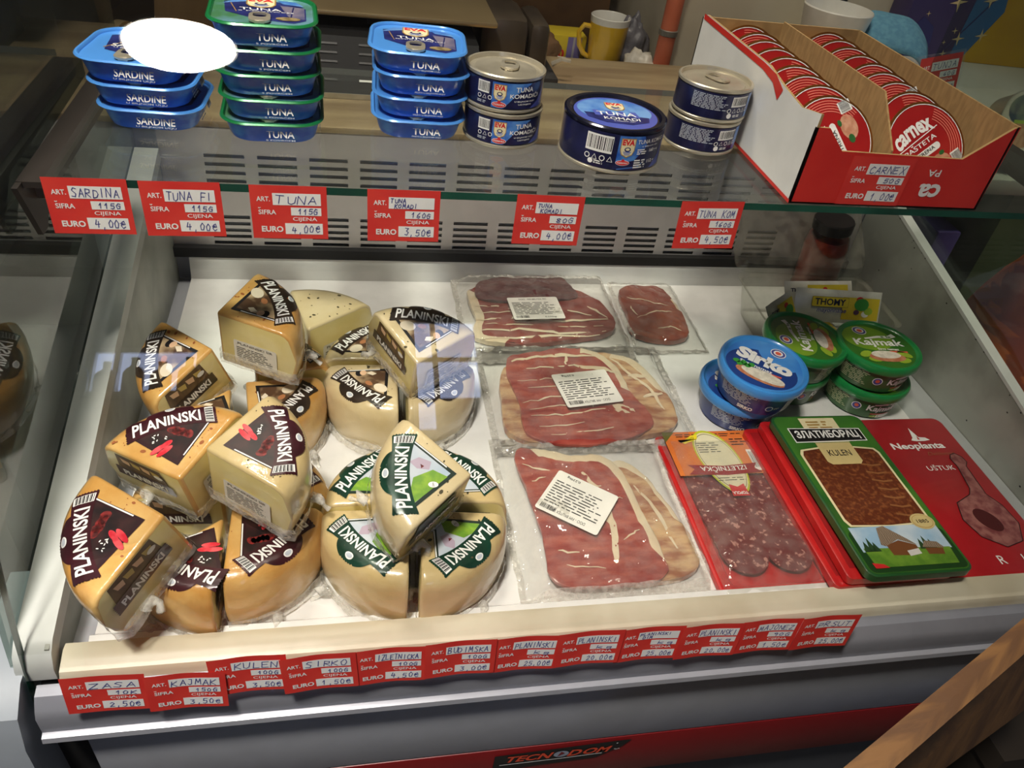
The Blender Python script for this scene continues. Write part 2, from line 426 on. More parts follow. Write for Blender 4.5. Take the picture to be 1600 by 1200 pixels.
# specks of dirt on the right-hand side panel
GY, GZ, GR = .326 + .75 * math.cos(R(7)), -.02 - .75 * math.sin(R(7)), .75
def arc(t, r=GR): return (GY - r * math.cos(t), GZ + r * math.sin(t))
pane_r = clear('side_glass_right', (226, 234, 230), body=.015, ior=1.45, bodycol=(150, 155, 150), bscale=20)
def sglass(x0, x1, name, pm):
    b = MB(); P = [arc(R(7 + 58 * k / 24), GR - .006) for k in range(25)]
    P = [p for p in P if p[1] > .01] + [(.90, arc(R(65))[1]), (.90, .158)]
    b.extr(P + [(.345, .03)], x0, x1, pm); cp(b, name, ang=20)
sglass(-.2385, -.2345, 'side_glass', pane); sglass(.7165, .7205, 'side_glass', pane_r)
b = MB(); n = 56
for (r, flip) in ((GR + .0025, 0), (GR - .0025, 1)):
    vs = [(x, *arc(R(7 + 60 * k / n), r)) for k in range(n + 1) for x in (-.226, .722)]
    b.add(vs, [(2 * k, 2 * k + 2, 2 * k + 3, 2 * k + 1) if flip else (2 * k, 2 * k + 1, 2 * k + 3, 2 * k + 2) for k in range(n)], glass)
for x in (-.226, .722):
    vs = [(x, *arc(R(7 + 60 * k / n), r)) for k in range(n + 1) for r in (GR + .0042, GR - .0042)]
    b.add(vs, [(2 * k, 2 * k + 1, 2 * k + 3, 2 * k + 2) for k in range(n)], gedge)
cp(b, 'curved_front_glass')
b = MB()
b.add([(-.205, .540, .290), (.70, .540, .290), (.70, .80, .290), (-.205, .80, .290)], [(0, 1, 2, 3)], shelfg)
b.add([(-.205, .540, .284), (.70, .540, .284), (.70, .80, .284), (-.205, .80, .284)], [(3, 2, 1, 0)], shelfg)
b.add([(-.205, .54, .284), (.70, .54, .284), (.70, .54, .290), (-.205, .54, .290), (-.205, .80, .284), (.70, .80, .284), (.70, .80, .290), (-.205, .80, .290)], [(0, 1, 2, 3)], gedge)
b.add([(-.205, .80, .284), (.70, .80, .284), (.70, .80, .290), (-.205, .80, .290)], [(3, 2, 1, 0)], mat('shelf_back_edge', (96, 98, 96), .3))
cp(b, 'glass_shelf')
brk = mat('shelf_bracket_steel', (62, 56, 52), .45, .5)
for i, x in enumerate((-.226, .694)):
    c = MB(); c.extr([(.535, .283), (.80, .283), (.80, .268), (.60, .262), (.566, .236), (.556, .236)], x, x + .004, brk)
    c.box(x if i == 0 else x - .02, x + .024, .545, .80, .279, .2835, brk); bo = cp(c, 'shelf_bracket')
    c = MB(); c.M = Matrix.Translation((x + (.004 if i == 0 else -.004), .570, .266)) @ Matrix.Rotation(R(90), 4, 'Y'); c.lathe([(0, -.001), (.008, -.001), (.008, .006), (.0, .006)], mat('bolt_steel', (150, 148, 144), .3, .9), 6); c.build('bolt', bo)
# ================================================================ price tags
red = mat('tag_red', (216, 52, 46), .45, rgb2=(222, 62, 52), scale=30)
STROKES = {
 'A': ['0,0 .5,1 1,0', '.2,.4 .85,.38'], 'B': ['0,0 .05,1 .8,.9 .7,.6 .1,.5 .9,.35 .8,.05 0,0'], 'C': ['1,.85 .5,1 .05,.6 .2,.1 .6,0 1,.15'],
 'D': ['0,0 .05,1 .7,.9 1,.5 .7,.1 0,0'], 'E': ['1,1 0,.95 0,0 1,.05', '0,.5 .8,.55'], 'F': ['0,0 .1,1 1,.95', '.05,.5 .8,.5'],
 'G': ['1,.85 .5,1 .05,.5 .3,0 .9,.1 .95,.5 .5,.5'], 'H': ['0,0 .05,1', '.95,0 1,1', '0,.5 1,.5'], 'I': ['.5,0 .5,1'], 'J': ['.2,.2 .5,0 .8,.2 .8,1 .3,1'],
 'K': ['0,0 .05,1', '.95,1 .1,.5 1,0'], 'L': ['.05,1 0,0 .9,.05'], 'M': ['0,0 .15,1 .5,.3 .85,1 1,0'], 'N': ['0,0 .05,1 .9,0 1,1'],
 'O': ['.5,1 .05,.6 .2,.05 .7,0 1,.5 .8,.95 .5,1'], 'P': ['0,0 .05,1 .9,.9 .85,.55 .05,.45'], 'R': ['0,0 .05,1 .85,.9 .8,.55 .1,.5 1,0'],
 'S': ['.95,.9 .4,1 .1,.75 .85,.35 .7,.02 0,.1'], 'T': ['0,1 1,.95', '.5,1 .45,0'], 'U': ['0,1 .1,.15 .5,0 .9,.2 1,1'], 'V': ['0,1 .45,0 1,1'],
 'X': ['0,1 1,0', '1,1 0,0'], 'Z': ['0,1 1,1 0,0 1,.05'], 'k': ['.1,0 .1,1', '.8,.6 .2,.3 .9,0'], 'g': ['.8,.6 .2,.6 .15,.2 .8,.25 .8,.6 .75,-.3 .2,-.3'],
 '0': ['.5,1 .1,.6 .25,.05 .75,.05 .95,.6 .5,1'], '1': ['.1,.6 .5,1 .5,0'], '2': ['.05,.75 .5,1 .9,.7 .05,0 1,.05'], '3': ['.05,.95 .9,.9 .4,.55 .95,.35 .6,0 .05,.1'],
 '4': ['.3,1 .05,.4 1,.45', '.7,.8 .65,0'], '5': ['.95,1 .2,1 .1,.55 .8,.6 .9,.2 .5,0 .05,.1'], '6': ['.8,1 .2,.6 .1,.15 .6,0 .9,.3 .2,.4'], '8': ['.5,.5 .1,.8 .5,1 .9,.8 .1,.2 .5,0 .9,.2 .5,.5'], '9': ['.9,.7 .4,.55 .1,.8 .6,1 .9,.7 .7,0'],
 ',': ['.5,.1 .4,-.25'], 'e': ['.1,.45 .95,.5 .7,.9 .25,.75 .1,.3 .5,0 1,.2', '-.05,.62 .6,.6'], ' ': []}
def pen(mb, t, x, y, wd, h, z, seed=1, m=None, th=.00058):
    rn = random.Random(seed); n = max(1, len(t)); cw = wd / n
    for i, ch in enumerate(t):
        jx, jy, js = rn.uniform(-.08, .08) * cw, rn.uniform(-.08, .08) * h, rn.uniform(.85, 1.08)
        for st in STROKES.get(ch, []):
            p = [tuple(map(float, q.split(','))) for q in st.split()]
            if ch == ',': p = [(a, b_ * 1) for a, b_ in p]
            q = [(x + cw * (i + .1 + a * .72) + jx + .12 * b_ * cw, y + jy + b_ * h * js) for a, b_ in p]
            for u, v in zip(q, q[1:]):
                l = math.hypot(v[0] - u[0], v[1] - u[1]) or 1; ex, ey = (v[0] - u[0]) / l * th * .3, (v[1] - u[1]) / l * th * .3
                mb.ribbon([(u[0] - ex, u[1] - ey), (v[0] + ex, v[1] + ey)], th, z, m or INK)
def tagmesh(art, sif, pr, seed=1, bend=0.0):
    b = MB(); W, H = .0545, .0425
    if bend: b.warp = lambda x, y, z: (x, y, z + bend * (.5 - .5 * math.cos(2 * PI * (x / W)))); b.du = .005
    b.rect(-W / 2, W / 2, -H / 2, H / 2, 0, red)
    X = lambda f: -W / 2 + f * W
    Yy = lambda f: -H / 2 + f * H
    b.rect(X(.29), X(.92), Yy(.64), Yy(.86), .0002, WHITE); b.rect(X(.52), X(.92), Yy(.45), Yy(.60), .0002, WHITE); b.rect(X(.43), X(.93), Yy(.09), Yy(.30), .0002, WHITE)
    b.text('ART.', X(.17), Yy(.75), .0095, .0038, .0003, WHITE, .018); b.text('SIFRA', X(.21), Yy(.505), .0125, .0038, .0003, WHITE, .018)
    for e in (-1, 1): b.ribbon([(X(.115) - .0008 * e - .0002, Yy(.575) + .0007), (X(.115) - .0002, Yy(.575))], .0006, .0003, WHITE)
    b.text('CIJENA', X(.70), Yy(.375), .0175, .0038, .0003, WHITE, .008); b.text('EURO', X(.26), Yy(.185), .0155, .0048, .0003, WHITE, .035)
    ls = art.split('|')
    if len(ls) == 1: pen(b, art, X(.31), Yy(.67), W * .58, H * .15, .0004, seed)
    else:
        for i, l in enumerate(ls): pen(b, l, X(.31 + .05 * i), Yy(.755 - .10 * i), W * .055 * len(l), H * .08, .0004, seed + i)
    pen(b, sif, X(.60), Yy(.475), W * .28, H * .10, .0004, seed + 7); pen(b, pr, X(.50), Yy(.12), W * .40, H * .14, .0004, seed + 9)
    return b
def put_tag(art, sif, pr, label, loc, rot, group, seed=1, bend=0.0):
    o = tagmesh(art, sif, pr, seed, bend).build('price_tag', loc=loc, rot=rot); o.data.name = 'price_tag'
    return tag(o, label, 'price tag', group)
G1 = 'red price tags on the glass shelf edge'
for i, (x, art, sif, pr, lab, rz) in enumerate((
        (-.180, 'SARDINA', '115G', '4,00e', 'red price tag handwritten SARDINA, leftmost on the glass shelf edge', -.5),
        (-.118, 'TUNA FI', '115G', '4,00e', 'red price tag handwritten TUNA FI 4,00 on the glass shelf edge', -1.0),
        (-.044, 'TUNA', '115G', '4,00e', 'red price tag handwritten just TUNA 115G on the glass shelf edge', -.5),
        (.040, 'TUNA|KOMADI', '160G', '3,50e', 'red price tag handwritten TUNA KOMADI 3,50 on the glass shelf edge', -.3),
        (.1535, 'TUNA|KOMADI', '80G', '4,00e', 'red price tag handwritten TUNA KOMADI 80G 4,00 on the glass shelf edge', .6),
        (.2900, 'TUNA KOM', '160G', '4,50e', 'red price tag handwritten TUNA KOM 4,50, rightmost on the glass shelf edge', -1.6))):
    put_tag(art, sif, pr, lab, (x, .5385, .2695), (R(88), R(rz), R(0)), G1, 11 + i)
G2 = 'red price tags along the bottom of the front glass'
for i, (x, z, art, sif, pr, lab, ry) in enumerate((
        (-.1745, .0035, 'ZASA', '10K', '2,50e', 'red price tag ending 2,50, leftmost at the bottom of the front glass', 2.0),
        (-.1205, -.0005, 'KAJMAK', '150G', '3,50e', 'red price tag handwritten KAJMAK at the bottom of the front glass', 1.5),
        (-.0765, .0115, 'KULEN', '100G', '3,50e', 'red price tag handwritten KULEN, tucked behind the KAJMAK tag', -1.5),
        (-.0265, .0095, 'SIRKO', '100G', '1,50e', 'red price tag handwritten SIRKO at the bottom of the front glass', -3),
        (.0255, .0095, 'IZLETNICKA', '100G', '4,50e', 'red price tag ending 4,50 at the bottom of the front glass', -.5),
        (.0785, .0125, 'BUDIMSKA', '100G', '3,00e', 'red price tag ending 3,00 at the bottom of the front glass', -1),
        (.1305, .0100, 'PLANINSKI', 'kg', '25,00e', 'red price tag 25,00 with a curled lower corner, below the green cheeses', 1.5),
        (.1815, .0115, 'PLANINSKI', 'kg', '20,00e', 'red price tag 20,00 with a crossed-out name, right of the curled tag', -.5),
        (.2335, .0090, 'PLANINSKI|DIM', 'kg', '25,00e', 'red price tag 25,00 between the two 20,00 tags on the front glass', 0),
        (.2860, .0070, 'PLANINSKI', 'kg', '20,00e', 'red price tag 20,00 immediately left of the MAJONEZ tag', .5),
        (.3390, .0060, 'MAJONEZ', '90G', '1,50e', 'red price tag handwritten MAJONEZ near the right end of the row', .5),
        (.3930, .0055, 'PRSUT', 'kg', '25,00e', 'red price tag handwritten PRSUT, rightmost at the bottom of the front glass', 0))):
    put_tag(art, sif, pr, lab, (x * .9686, .3080 - (.0008 if i % 2 else 0) + (.0012 if i == 2 else 0), z * .9686 + .0174), (R(86), R(ry), 0), G2, 31 + i, .0014 if i != 0 else .0006).scale = (.97, .97, 1)

# ================================================================ tins on the shelf
SH = .2903
tinblue = mat('tin_print_blue', (28, 92, 208), .3, .0, .4, rgb2=(84, 154, 232), scale=55, stretch=(1, 1, 2.2), lo=.48, hi=.75)
lidblue = mat('tin_rim_light_blue', (78, 146, 224), .28, .1, .4)
rimgreen = mat('tin_rim_green', (24, 122, 66), .3, .2, .4)
navy = mat('print_navy', (28, 34, 92), .35, .1, .3, rgb2=(44, 52, 122), scale=60)
skyb = mat('print_sky', (120, 168, 226), .35, .1, .3, rgb2=(70, 124, 206), scale=45)
dusk = mat('print_dusk', (128, 120, 140), .35, .1, .3, rgb2=(90, 90, 124), scale=60)
creamp = mat('print_cream', (226, 214, 170), .4)
redp = mat('print_red', (206, 40, 44), .4)
gold = mat('print_gold', (188, 150, 84), .35, .3)
silverp = mat('print_silver', (196, 204, 214), .35, .2)
def shield(mb, cx, cy, w_, h_, z):
    def P(k): return [(cx - k * w_ / 2, cy + h_ / 2 * k), (cx + k * w_ / 2, cy + h_ / 2 * k), (cx + k * w_ / 2, cy - h_ * .12 * k), (cx + k * w_ * .38, cy - h_ * .36 * k), (cx, cy - h_ * .5 * k), (cx - k * w_ * .38, cy - h_ * .36 * k), (cx - k * w_ / 2, cy - h_ * .12 * k)]
    mb.flat(P(1.0), z, gold); mb.flat(P(.9), z + .0001, creamp)
    mb.text('EVA', cx, cy + h_ * .30, w_ * .84, h_ * .30, z + .0002, redp, .05)
    mb.ell(cx, cy - h_ * .06, w_ * .22, h_ * .12, z + .0002, navy, 14); mb.ell(cx, cy - h_ * .05, w_ * .14, h_ * .07, z + .0003, creamp, 12)
    for k in range(3): mb.ribbon([(cx - w_ * .28 + k * w_ * .05, cy - h_ * (.2 + .07 * k)), (cx + w_ * .28 - k * w_ * .05, cy - h_ * (.2 + .07 * k))], h_ * .03, z + .0002, tinblue)
def pull_tab(s, m):
    b = MB(); L = .013 * s
    out = rpts(0, 0, .017 * s, .026 * s, .0078 * s, n=6); inn = [(x * .62, y * .42 - .0045 * s) for x, y in out]
    n = len(out); z0, z1 = .0012, .0026
    vs = [(x, y, z0) for x, y in out] + [(x, y, z1) for x, y in out] + [(x, y, z1) for x, y in inn] + [(x, y, z0) for x, y in inn]
    fs = []
    for i in range(n):
        j = (i + 1) % n
        fs += [(i, j, n + j, n + i), (n + i, n + j, 2 * n + j, 2 * n + i), (2 * n + i, 2 * n + j, 3 * n + j, 3 * n + i)]
    b.add(vs, fs, m); b.box(-.004 * s, .004 * s, .006 * s, .012 * s, 0, .0030, m, .0006)
    return b
TW, TD, TH = .079, .082, .0182
def square_tin(line1, line2, rim, wd1, label, group, loc, rz, top=True):
    t = thing('tuna_tin' if line1 == 'TUNA' else 'sardine_tin', label, 'tin', loc, (0, 0, R(rz)), group)
    b = MB(); rg = []
    for z, ins, r in ((.0, .010, .016), (.0012, .0075, .018), (.004, .0062, .019), (.0155, .0030, .021)):
        rg.append([(x, y, z) for x, y in rpts(0, 0, TW - 2 * ins, TD - 2 * ins, r, n=7)])
    b.loft(rg, tinblue, True, False)
    sl = math.atan2(.0032, .0115)
    b.M = Matrix.Translation((0, -TD / 2 + .0046, .0098)) @ Matrix.Rotation(R(90) - sl, 4, 'X')
    b.text(line1, .006, -.0012, wd1, .0056, .0006, WHITE, .012); b.text(line2, .006, -.0055, wd1 * 1.05, .0015, .0006, silverp)
    for k in range(3): b.ribbon([(-.026 + .004 * k, .0045 - .0012 * k), (-.016 + .01 * k, .0052 - .001 * k), (-.006 + .012 * k, .0046 - .0012 * k)], .0007, .0004, skyb)
    b.M = Matrix.Translation((TW / 2 - .0046, 0, .0098)) @ Matrix.Rotation(R(90), 4, 'Z') @ Matrix.Rotation(R(90) - sl, 4, 'X')
    b.smallprint(-.02, .0, -.005, .005, 5, .0005, silverp, 4); b.barcode(.006, .018, -.005, .005, .0005)
    b.build('tin_body', t)
    b = MB(); ring = []
    for (o_, z) in ((.0026, .0158), (.0004, .0161), (-.0002, .0168), (.0008, .0180), (.0024, .0181), (.0034, .0170), (.0036, .0158)):
        ring.append([(x, y, z) for x, y in rpts(0, 0, TW - 2 * o_, TD - 2 * o_, .022 - o_, n=7)])
    b.loft(ring, rim, False, False); b.build('rim', t)
    b = MB(); b.flat(rpts(0, 0, TW - .0068, TD - .0068, .0188, n=7), .0158, lidblue if rim is not rimgreen else mat('tin_lid_green', (80, 140, 96), .3, .3, .4, rgb2=(120, 170, 190), scale=30))
    z = .0160
    if top:
        if line1 == 'TUNA':
            b.flat([(-.029, .022), (-.012, .030), (.024, .026), (.031, .012), (.031, -.018), (.022, -.026), (-.004, -.020), (-.027, -.004)], z, navy)
            b.flat([(.012, .018), (.030, .014), (.030, -.016), (.018, -.010)], z + .0001, dusk)
            b.flat([(.010, .031), (.024, .029), (.030, .018), (.014, .022)], z + .0002, skyb); b.flat([(-.030, .016), (-.020, .029), (-.006, .031), (-.012, .024)], z + .0002, skyb)
            b.ribbon([(-.024, .018), (-.019, -.004)], .0007, z + .0002, gold); b.ribbon([(.022, .014), (.020, -.012)], .001, z + .0003, navy)
            shield(b, -.002, .020, .022, .024, z + .0003)
            b.text('TUNA', -.002, .004, .030, .0060, z + .0004, WHITE, .004, it=-.1); b.text(line2, .002, -.0012, .040, .0020, z + .0004, WHITE)
            b.ell(.018, -.017, .009, .0045, z + .0004, mat('print_fish_meat', (150, 132, 92), .4, rgb2=(104, 90, 60), scale=200), 16)
        else:
            b.flat([(-.027, .024), (-.010, .031), (.022, .028), (.031, .014), (.029, -.016), (.020, -.024), (-.004, -.017), (-.022, -.010)], z, navy)
            b.ribbon([(-.012, .012), (-.024, -.006)], .0010, z + .0002, gold); b.flat([(-.02, .03), (.0, .032), (.02, .030), (.0, .024)], z + .0001, skyb)
            b.text('SARDINE', .0, .001, .040, .0064, z + .0003, WHITE, .008); b.text(line2, .0, -.0045, .034, .0020, z + .0003, WHITE)
            b.text('EVA', .012, .018, .014, .008, z + .0003, redp, .05)
    lid = b.build('printed_lid', t)
    c = pull_tab(.9, STEEL); po = c.build('pull_tab', lid, loc=(-.002, -.0215, .0158), rot=(0, 0, PI))
    return t
pos = ['bottom', 'middle', 'topmost']
s0 = square_tin('SARDINE', 'U BILJNOM ULJU', lidblue, .028, 'blue sardine tin at the bottom of the left stack', 'blue sardine tins in the left stack', (-.150, .660, SH), -3)
dup(s0, (-.153, .659, SH + .0182), (0, 0, R(-4)), 'blue sardine tin in the middle of the left stack'); dup(s0, (-.157, .657, SH + .0364), (0, 0, R(-6)), 'blue sardine tin on top of the left stack, under the lamp reflection')
g0 = square_tin('TUNA', 'S POVRĆEM', rimgreen, .021, 'green-rimmed tuna tin at the bottom of its tall stack', 'green-rimmed tuna tins in the tall stack', (-.060, .647, SH), 2)
for k, (dx, dy, rz, lb) in enumerate(((.001, 0, 1, 'second from the bottom'), (-.001, .001, 3, 'in the middle'), (.000, -.001, 1, 'second from the top'), (-.002, -.001, 3, 'on top, lid seen'))):
    dup(g0, (-.060 + dx, .647 + dy, SH + .0182 * (k + 1)), (0, 0, R(rz)), 'green-rimmed tuna tin %s of the tall stack' % lb)
b0 = square_tin('TUNA', 'FILETI U BILJNOM ULJU', lidblue, .023, 'blue-rimmed tuna tin at the bottom of the stack beside the round tins', 'blue-rimmed tuna tins in the stack', (.058, .668, SH), -1)
for k, (dx, dy, rz, lb) in enumerate(((.001, 0, -2, 'second from the bottom'), (.001, 0, -1, 'second from the top'), (-.002, -.002, -4, 'on top with its printed lid showing'))):
    dup(b0, (.058 + dx, .668 + dy, SH + .0182 * (k + 1)), (0, 0, R(rz)), 'blue-rimmed tuna tin %s of its stack of four' % lb)
cannavy = mat('can_label_navy', (20, 22, 62), .28, .2, .5, rgb2=(30, 34, 84), scale=40)
canblue = mat('can_label_blue', (36, 92, 190), .28, .2, .5, rgb2=(90, 150, 226), scale=70)
canpurp = mat('can_label_violet', (88, 104, 200), .3, .2, .5)
def icons(mb, x, y, s, z, n=4):
    for k in range(n):
        cx = x + k * s * 1.25
        if k % 2: mb.ribbon([(cx - s * .42, y - s * .38), (cx + s * .42, y - s * .38), (cx, y + s * .42)], s * .13, z, WHITE, True)
        else: mb.ribbon([(cx + s * .4 * math.cos(a * PI / 5), y + s * .4 * math.sin(a * PI / 5)) for a in range(10)], s * .13, z, WHITE, True)
def podravka(mb, cx, cy, w_, z):
    mb.ell(cx, cy, w_ * .5, w_ * .2, z, WHITE, 16); mb.ell(cx, cy, w_ * .47, w_ * .17, z + .0001, redp, 16); mb.ell(cx, cy + w_ * .14, w_ * .12, w_ * .14, z + .0001, redp, 10)
    mb.text('PODRAVKA', cx, cy, w_ * .76, w_ * .13, z + .0002, WHITE, .01)
def round_tin(rad, h, lab, group, loc, rz, kind):
    t = thing('round_tuna_tin', lab, 'tin', loc, (0, 0, R(rz)), group)
    b = MB(); b.lathe([(rad - .003, 0), (rad - .0006, .0006), (rad + .0006, .002), (rad + .0004, .0032), (rad - .0008, .004)], STEEL, 56, True)
    b.lathe([(rad - .0008, .004), (rad, .0046), (rad, h - .0046), (rad - .0008, h - .004)], cannavy, 56); b.build('tin_body', t)
    b = MB(); b.warp = cyl(rad); z = .0003; y0, y1 = .0048, h - .0048; H = y1 - y0; c = (y0 + y1) / 2
    if kind == 'small':
        b.rect(-.016, .034, y0, y1, z, cannavy); b.flat([(-.016, y0), (-.016, y1), (.018, y1), (.004, y1 - H * .45), (-.006, y0)], z + .0001, canblue)
        b.flat([(.018, y0), (.034, y0), (.034, y1), (.031, y1 - H * .4), (.026, y0 + H * .25)], z + .0001, canpurp)
        shield(b, -.0095, c + H * .10, .0105, H * .66, z + .0002); podravka(b, -.0095, y0 + H * .14, .012, z + .0002)
        b.text('TUNA', .0115, c + H * .27, .016, H * .19, z + .0003, WHITE, .012); b.text('KOMADIĆI', .0125, c + H * .04, .027, H * .22, z + .0003, WHITE, .012)
        b.text('U BILJNOM ULJU', .0125, c - H * .20, .019, H * .07, z + .0003, WHITE); b.text('USITNJENI', .0125, c - H * .32, .012, H * .07, z + .0003, WHITE)
        b.barcode(-.029, -.0185, c - H * .0, y1 - H * .05, z + .0001); icons(b, -.027, c - H * .15, .0038, z + .0001, 3); b.smallprint(-.029, -.019, y0 + H * .08, y0 + H * .2, 2, z, silverp, 5)
    elif kind == 'back':
        b.smallprint(-.036, -.002, y0 + H * .34, y1 - H * .04, 10, z, silverp, 9); b.barcode(.000, .019, c + H * .02, y1 - H * .06, z + .0001)
        icons(b, -.001, c - H * .14, .0042, z + .0001, 5); b.ell(.0, y0 + H * .15, .0023, .0023, z + .0001, WHITE, 14); b.smallprint(.004, .013, y0 + H * .08, y0 + H * .2, 2, z, WHITE, 11)
        b.rect(.020, .020 + .012, y0, y1, z, canblue)
    else:
        b.rect(-.004, .046, y0, y1, z, cannavy); b.flat([(-.004, y0 + H * .2), (-.004, y1), (.018, y1), (.022, y1 - H * .3), (.012, y0 + H * .3)], z + .0001, canblue)
        b.flat([(.030, y0), (.046, y0), (.046, y1), (.040, y0 + H * .35)], z + .0001, canpurp); b.ribbon([(-.002, y0 + .0006), (.006, y0 + .002), (.016, y0 + .0028), (.02, y0 + .006)], .0007, z + .0002, skyb)
        shield(b, .004, c + H * .16, .0125, H * .56, z + .0002); podravka(b, .002, y0 + H * .22, .012, z + .0002)
        b.text('TUNA KOMADI', .0275, y1 - H * .16, .031, H * .12, z + .0003, WHITE, .012); b.text('u biljnom ulju', .026, y1 - H * .30, .018, H * .06, z + .0003, WHITE)
        b.smallprint(.013, .024, c - H * .04, c + H * .14, 3, z + .0003, WHITE, 2); b.text('160 g e', .031, c + H * .05, .011, H * .13, z + .0003, WHITE, .02)
        b.smallprint(.012, .024, y0 + H * .05, y0 + H * .33, 4, z + .0003, WHITE, 3); b.text('112 g', .030, y0 + H * .22, .009, H * .13, z + .0003, WHITE, .02)
        b.barcode(-.031, -.0085, c - H * .06, y1 - H * .06, z + .0001); icons(b, -.0285, c - H * .22, .0052, z + .0001, 4); b.ell(-.025, y0 + H * .14, .0022, .0022, z + .0001, WHITE, 14); b.smallprint(-.022, -.014, y0 + H * .08, y0 + H * .2, 2, z, WHITE, 12)
    b.build('paper_label', t)
    b = MB()
    if kind == 'big':
        dk = mat('dark_varnished_lid', (24, 26, 48), .15, .5, .8)
        b.lathe([(rad - .0008, h - .004), (rad + .0006, h - .003), (rad + .0006, h - .001), (rad - .0010, h), (rad - .0040, h - .0004), (rad - .0062, h - .0026), (rad - .0075, h - .0026)], dk, 56)
        b.build('lid_rim', t)
        b = MB(); b.ell(0, 0, rad - .0074, rad - .0074, h - .0026, canpurp, 48); z = h - .0024
        b.ell(0, .006, rad - .011, rad - .017, z, skyb, 36); b.flat([(-.028, -.002), (.028, -.006), (.026, -.016), (.010, -.024), (-.012, -.022), (-.026, -.012)], z + .0001, navy)
        for k in range(4): b.flat([(-.02 + .011 * k, .004), (-.015 + .011 * k, .004), (-.013 + .011 * k, -.008), (-.019 + .011 * k, -.008)], z + .0002, canpurp)
        shield(b, .002, .014, .017, .018, z + .0003); b.text('TUNA', .0, -.003, .034, .0075, z + .0004, WHITE, .006); b.text('KOMADI', .003, -.013, .031, .0058, z + .0004, WHITE, .008); b.text('u biljnom ulju', .004, -.0185, .018, .002, z + .0004, WHITE)
        b.build('printed_lid', t)
    else:
        b.lathe([(rad - .0008, h - .004), (rad + .0008, h - .003), (rad + .0008, h - .0008), (rad - .0004, h), (rad - .0016, h - .0004), (rad - .0022, h - .0038), (rad - .006, h - .0038), (rad - .007, h - .0031), (rad - .013, h - .0031), (rad - .014, h - .0036), (.006, h - .0036), (0, h - .0036)], STEEL, 56)
        ld = b.build('tin_lid', t)
        pull_tab(.9, STEEL).build('pull_tab', ld, loc=(.004, .004, h - .0036), rot=(0, 0, R(200 if kind == 'back' else 165)))
    return t
RS = .0330
r0 = round_tin(RS, .0302, 'small round TUNA KOMADICI tin, lower of its stack', 'small round tuna tins facing forward', (.1305, .6545, SH), 4, 'small')
dup(r0, (.1290, .6550, SH + .0303), (0, 0, R(1)), 'small round TUNA KOMADICI tin, upper of its stack, ring pull on top')
round_tin(.0435, .0385, 'large round dark blue tuna tin with printed lid, in front on the glass shelf', 'round tuna tins', (.2215, .6250, SH), -4, 'big')
r1 = round_tin(RS, .0302, 'small round tin turned barcode outward, lower of the stack by the red box', 'small round tins turned backward', (.3195, .6620, SH), 6, 'back')
dup(r1, (.3205, .6610, SH + .0303), (0, 0, R(9)), 'small round tin turned barcode outward, upper of the stack by the red box')
# ---------------------------------------------------------------- the red carton of spread tins
kraft = mat('kraft_cardboard', (178, 146, 96), .85, rgb2=(160, 130, 84), scale=60, stretch=(1, 4, 1))
cred = mat('carton_red', (206, 40, 34), .45, rgb2=(212, 48, 40))
cwhite = mat('carton_white', (222, 222, 220), .5)
BX0, BX1, BY0, BY1, BZ, BH = .3575, .5385, .5425, .806, SH, .075
bx = thing('carton', 'open red and white cardboard tray holding two rows of spread tins', 'cardboard box', ((BX0 + BX1) / 2, (BY0 + BY1) / 2, BZ))
OB = Vector((-(BX0 + BX1) / 2, -(BY0 + BY1) / 2, -BZ))
def bp(mb, n, p=None):
    o = mb.build(n, p or bx)
    if p is None: o.location = OB
    return o
T = .0022
b = MB()
fr_ = [(BX0, BZ), (BX1, BZ), (BX1 + .001, BZ + BH), (BX1 - .004, BZ + BH - .002), (BX1 - .038, BZ + BH * .60), (BX0 + .030, BZ + BH * .62), (BX0 + .012, BZ + BH * .86), (BX0, BZ + BH * .86)]
n = len(fr_)
b.add([(x, BY0, z) for x, z in fr_], [tuple(range(n))], cred); b.add([(x, BY0 + T, z) for x, z in fr_], [tuple(range(n))[::-1]], kraft)
b.add([(x, BY0, z) for x, z in fr_] + [(x, BY0 + T, z) for x, z in fr_], [(i, n + i, n + (i + 1) % n, (i + 1) % n) for i in range(n)], kraft)
b.M = Matrix.Translation((0, BY0, 0)) @ Matrix.Rotation(R(90), 4, 'X')
b.text('ca', .4830, BZ + .0165, .021, .012, .0004, WHITE, .03, rot=PI); b.text('PA', .4800, BZ + .0320, .012, .006, .0004, WHITE, .01, rot=PI)
bp(b, 'front_panel')
b = MB()
sd = [(BY0, BZ), (BY1, BZ), (BY1, BZ + BH), (BY1 - .01, BZ + BH + .004), (BY0 + .10, BZ + BH + .004), (BY0 + .07, BZ + BH * .98), (BY0 + .03, BZ + BH * .92), (BY0, BZ + BH)]
b.add([(BX0, y, z) for y, z in sd], [tuple(range(len(sd)))], cwhite); b.add([(BX0 + T, y, z) for y, z in sd], [tuple(range(len(sd)))[::-1]], kraft)
n = len(sd); b.add([(BX0, y, z) for y, z in sd] + [(BX0 + T, y, z) for y, z in sd], [(i, n + i, n + (i + 1) % n, (i + 1) % n) for i in range(n)], kraft)
b.add([(BX0 - .0004, BY0, BZ), (BX0 - .0004, BY0, BZ + .003), (BX0 - .0004, BY1, BZ + .003), (BX0 - .0004, BY1, BZ)], [(0, 1, 2, 3)], cred)
b.M = Matrix.Translation((BX0, 0, 0)) @ Matrix.Rotation(R(-90), 4, 'Z') @ Matrix.Rotation(R(90), 4, 'X')
b.ribbon([(-BY1 + .004, BZ + BH + .001), (-BY0 - .11, BZ + BH + .0005), (-BY0 - .085, BZ + BH - .002), (-BY0 - .068, BZ + BH - .010)], lambda t: .005 + .006 * t * t, .0004, cred)
bp(b, 'left_side_panel')
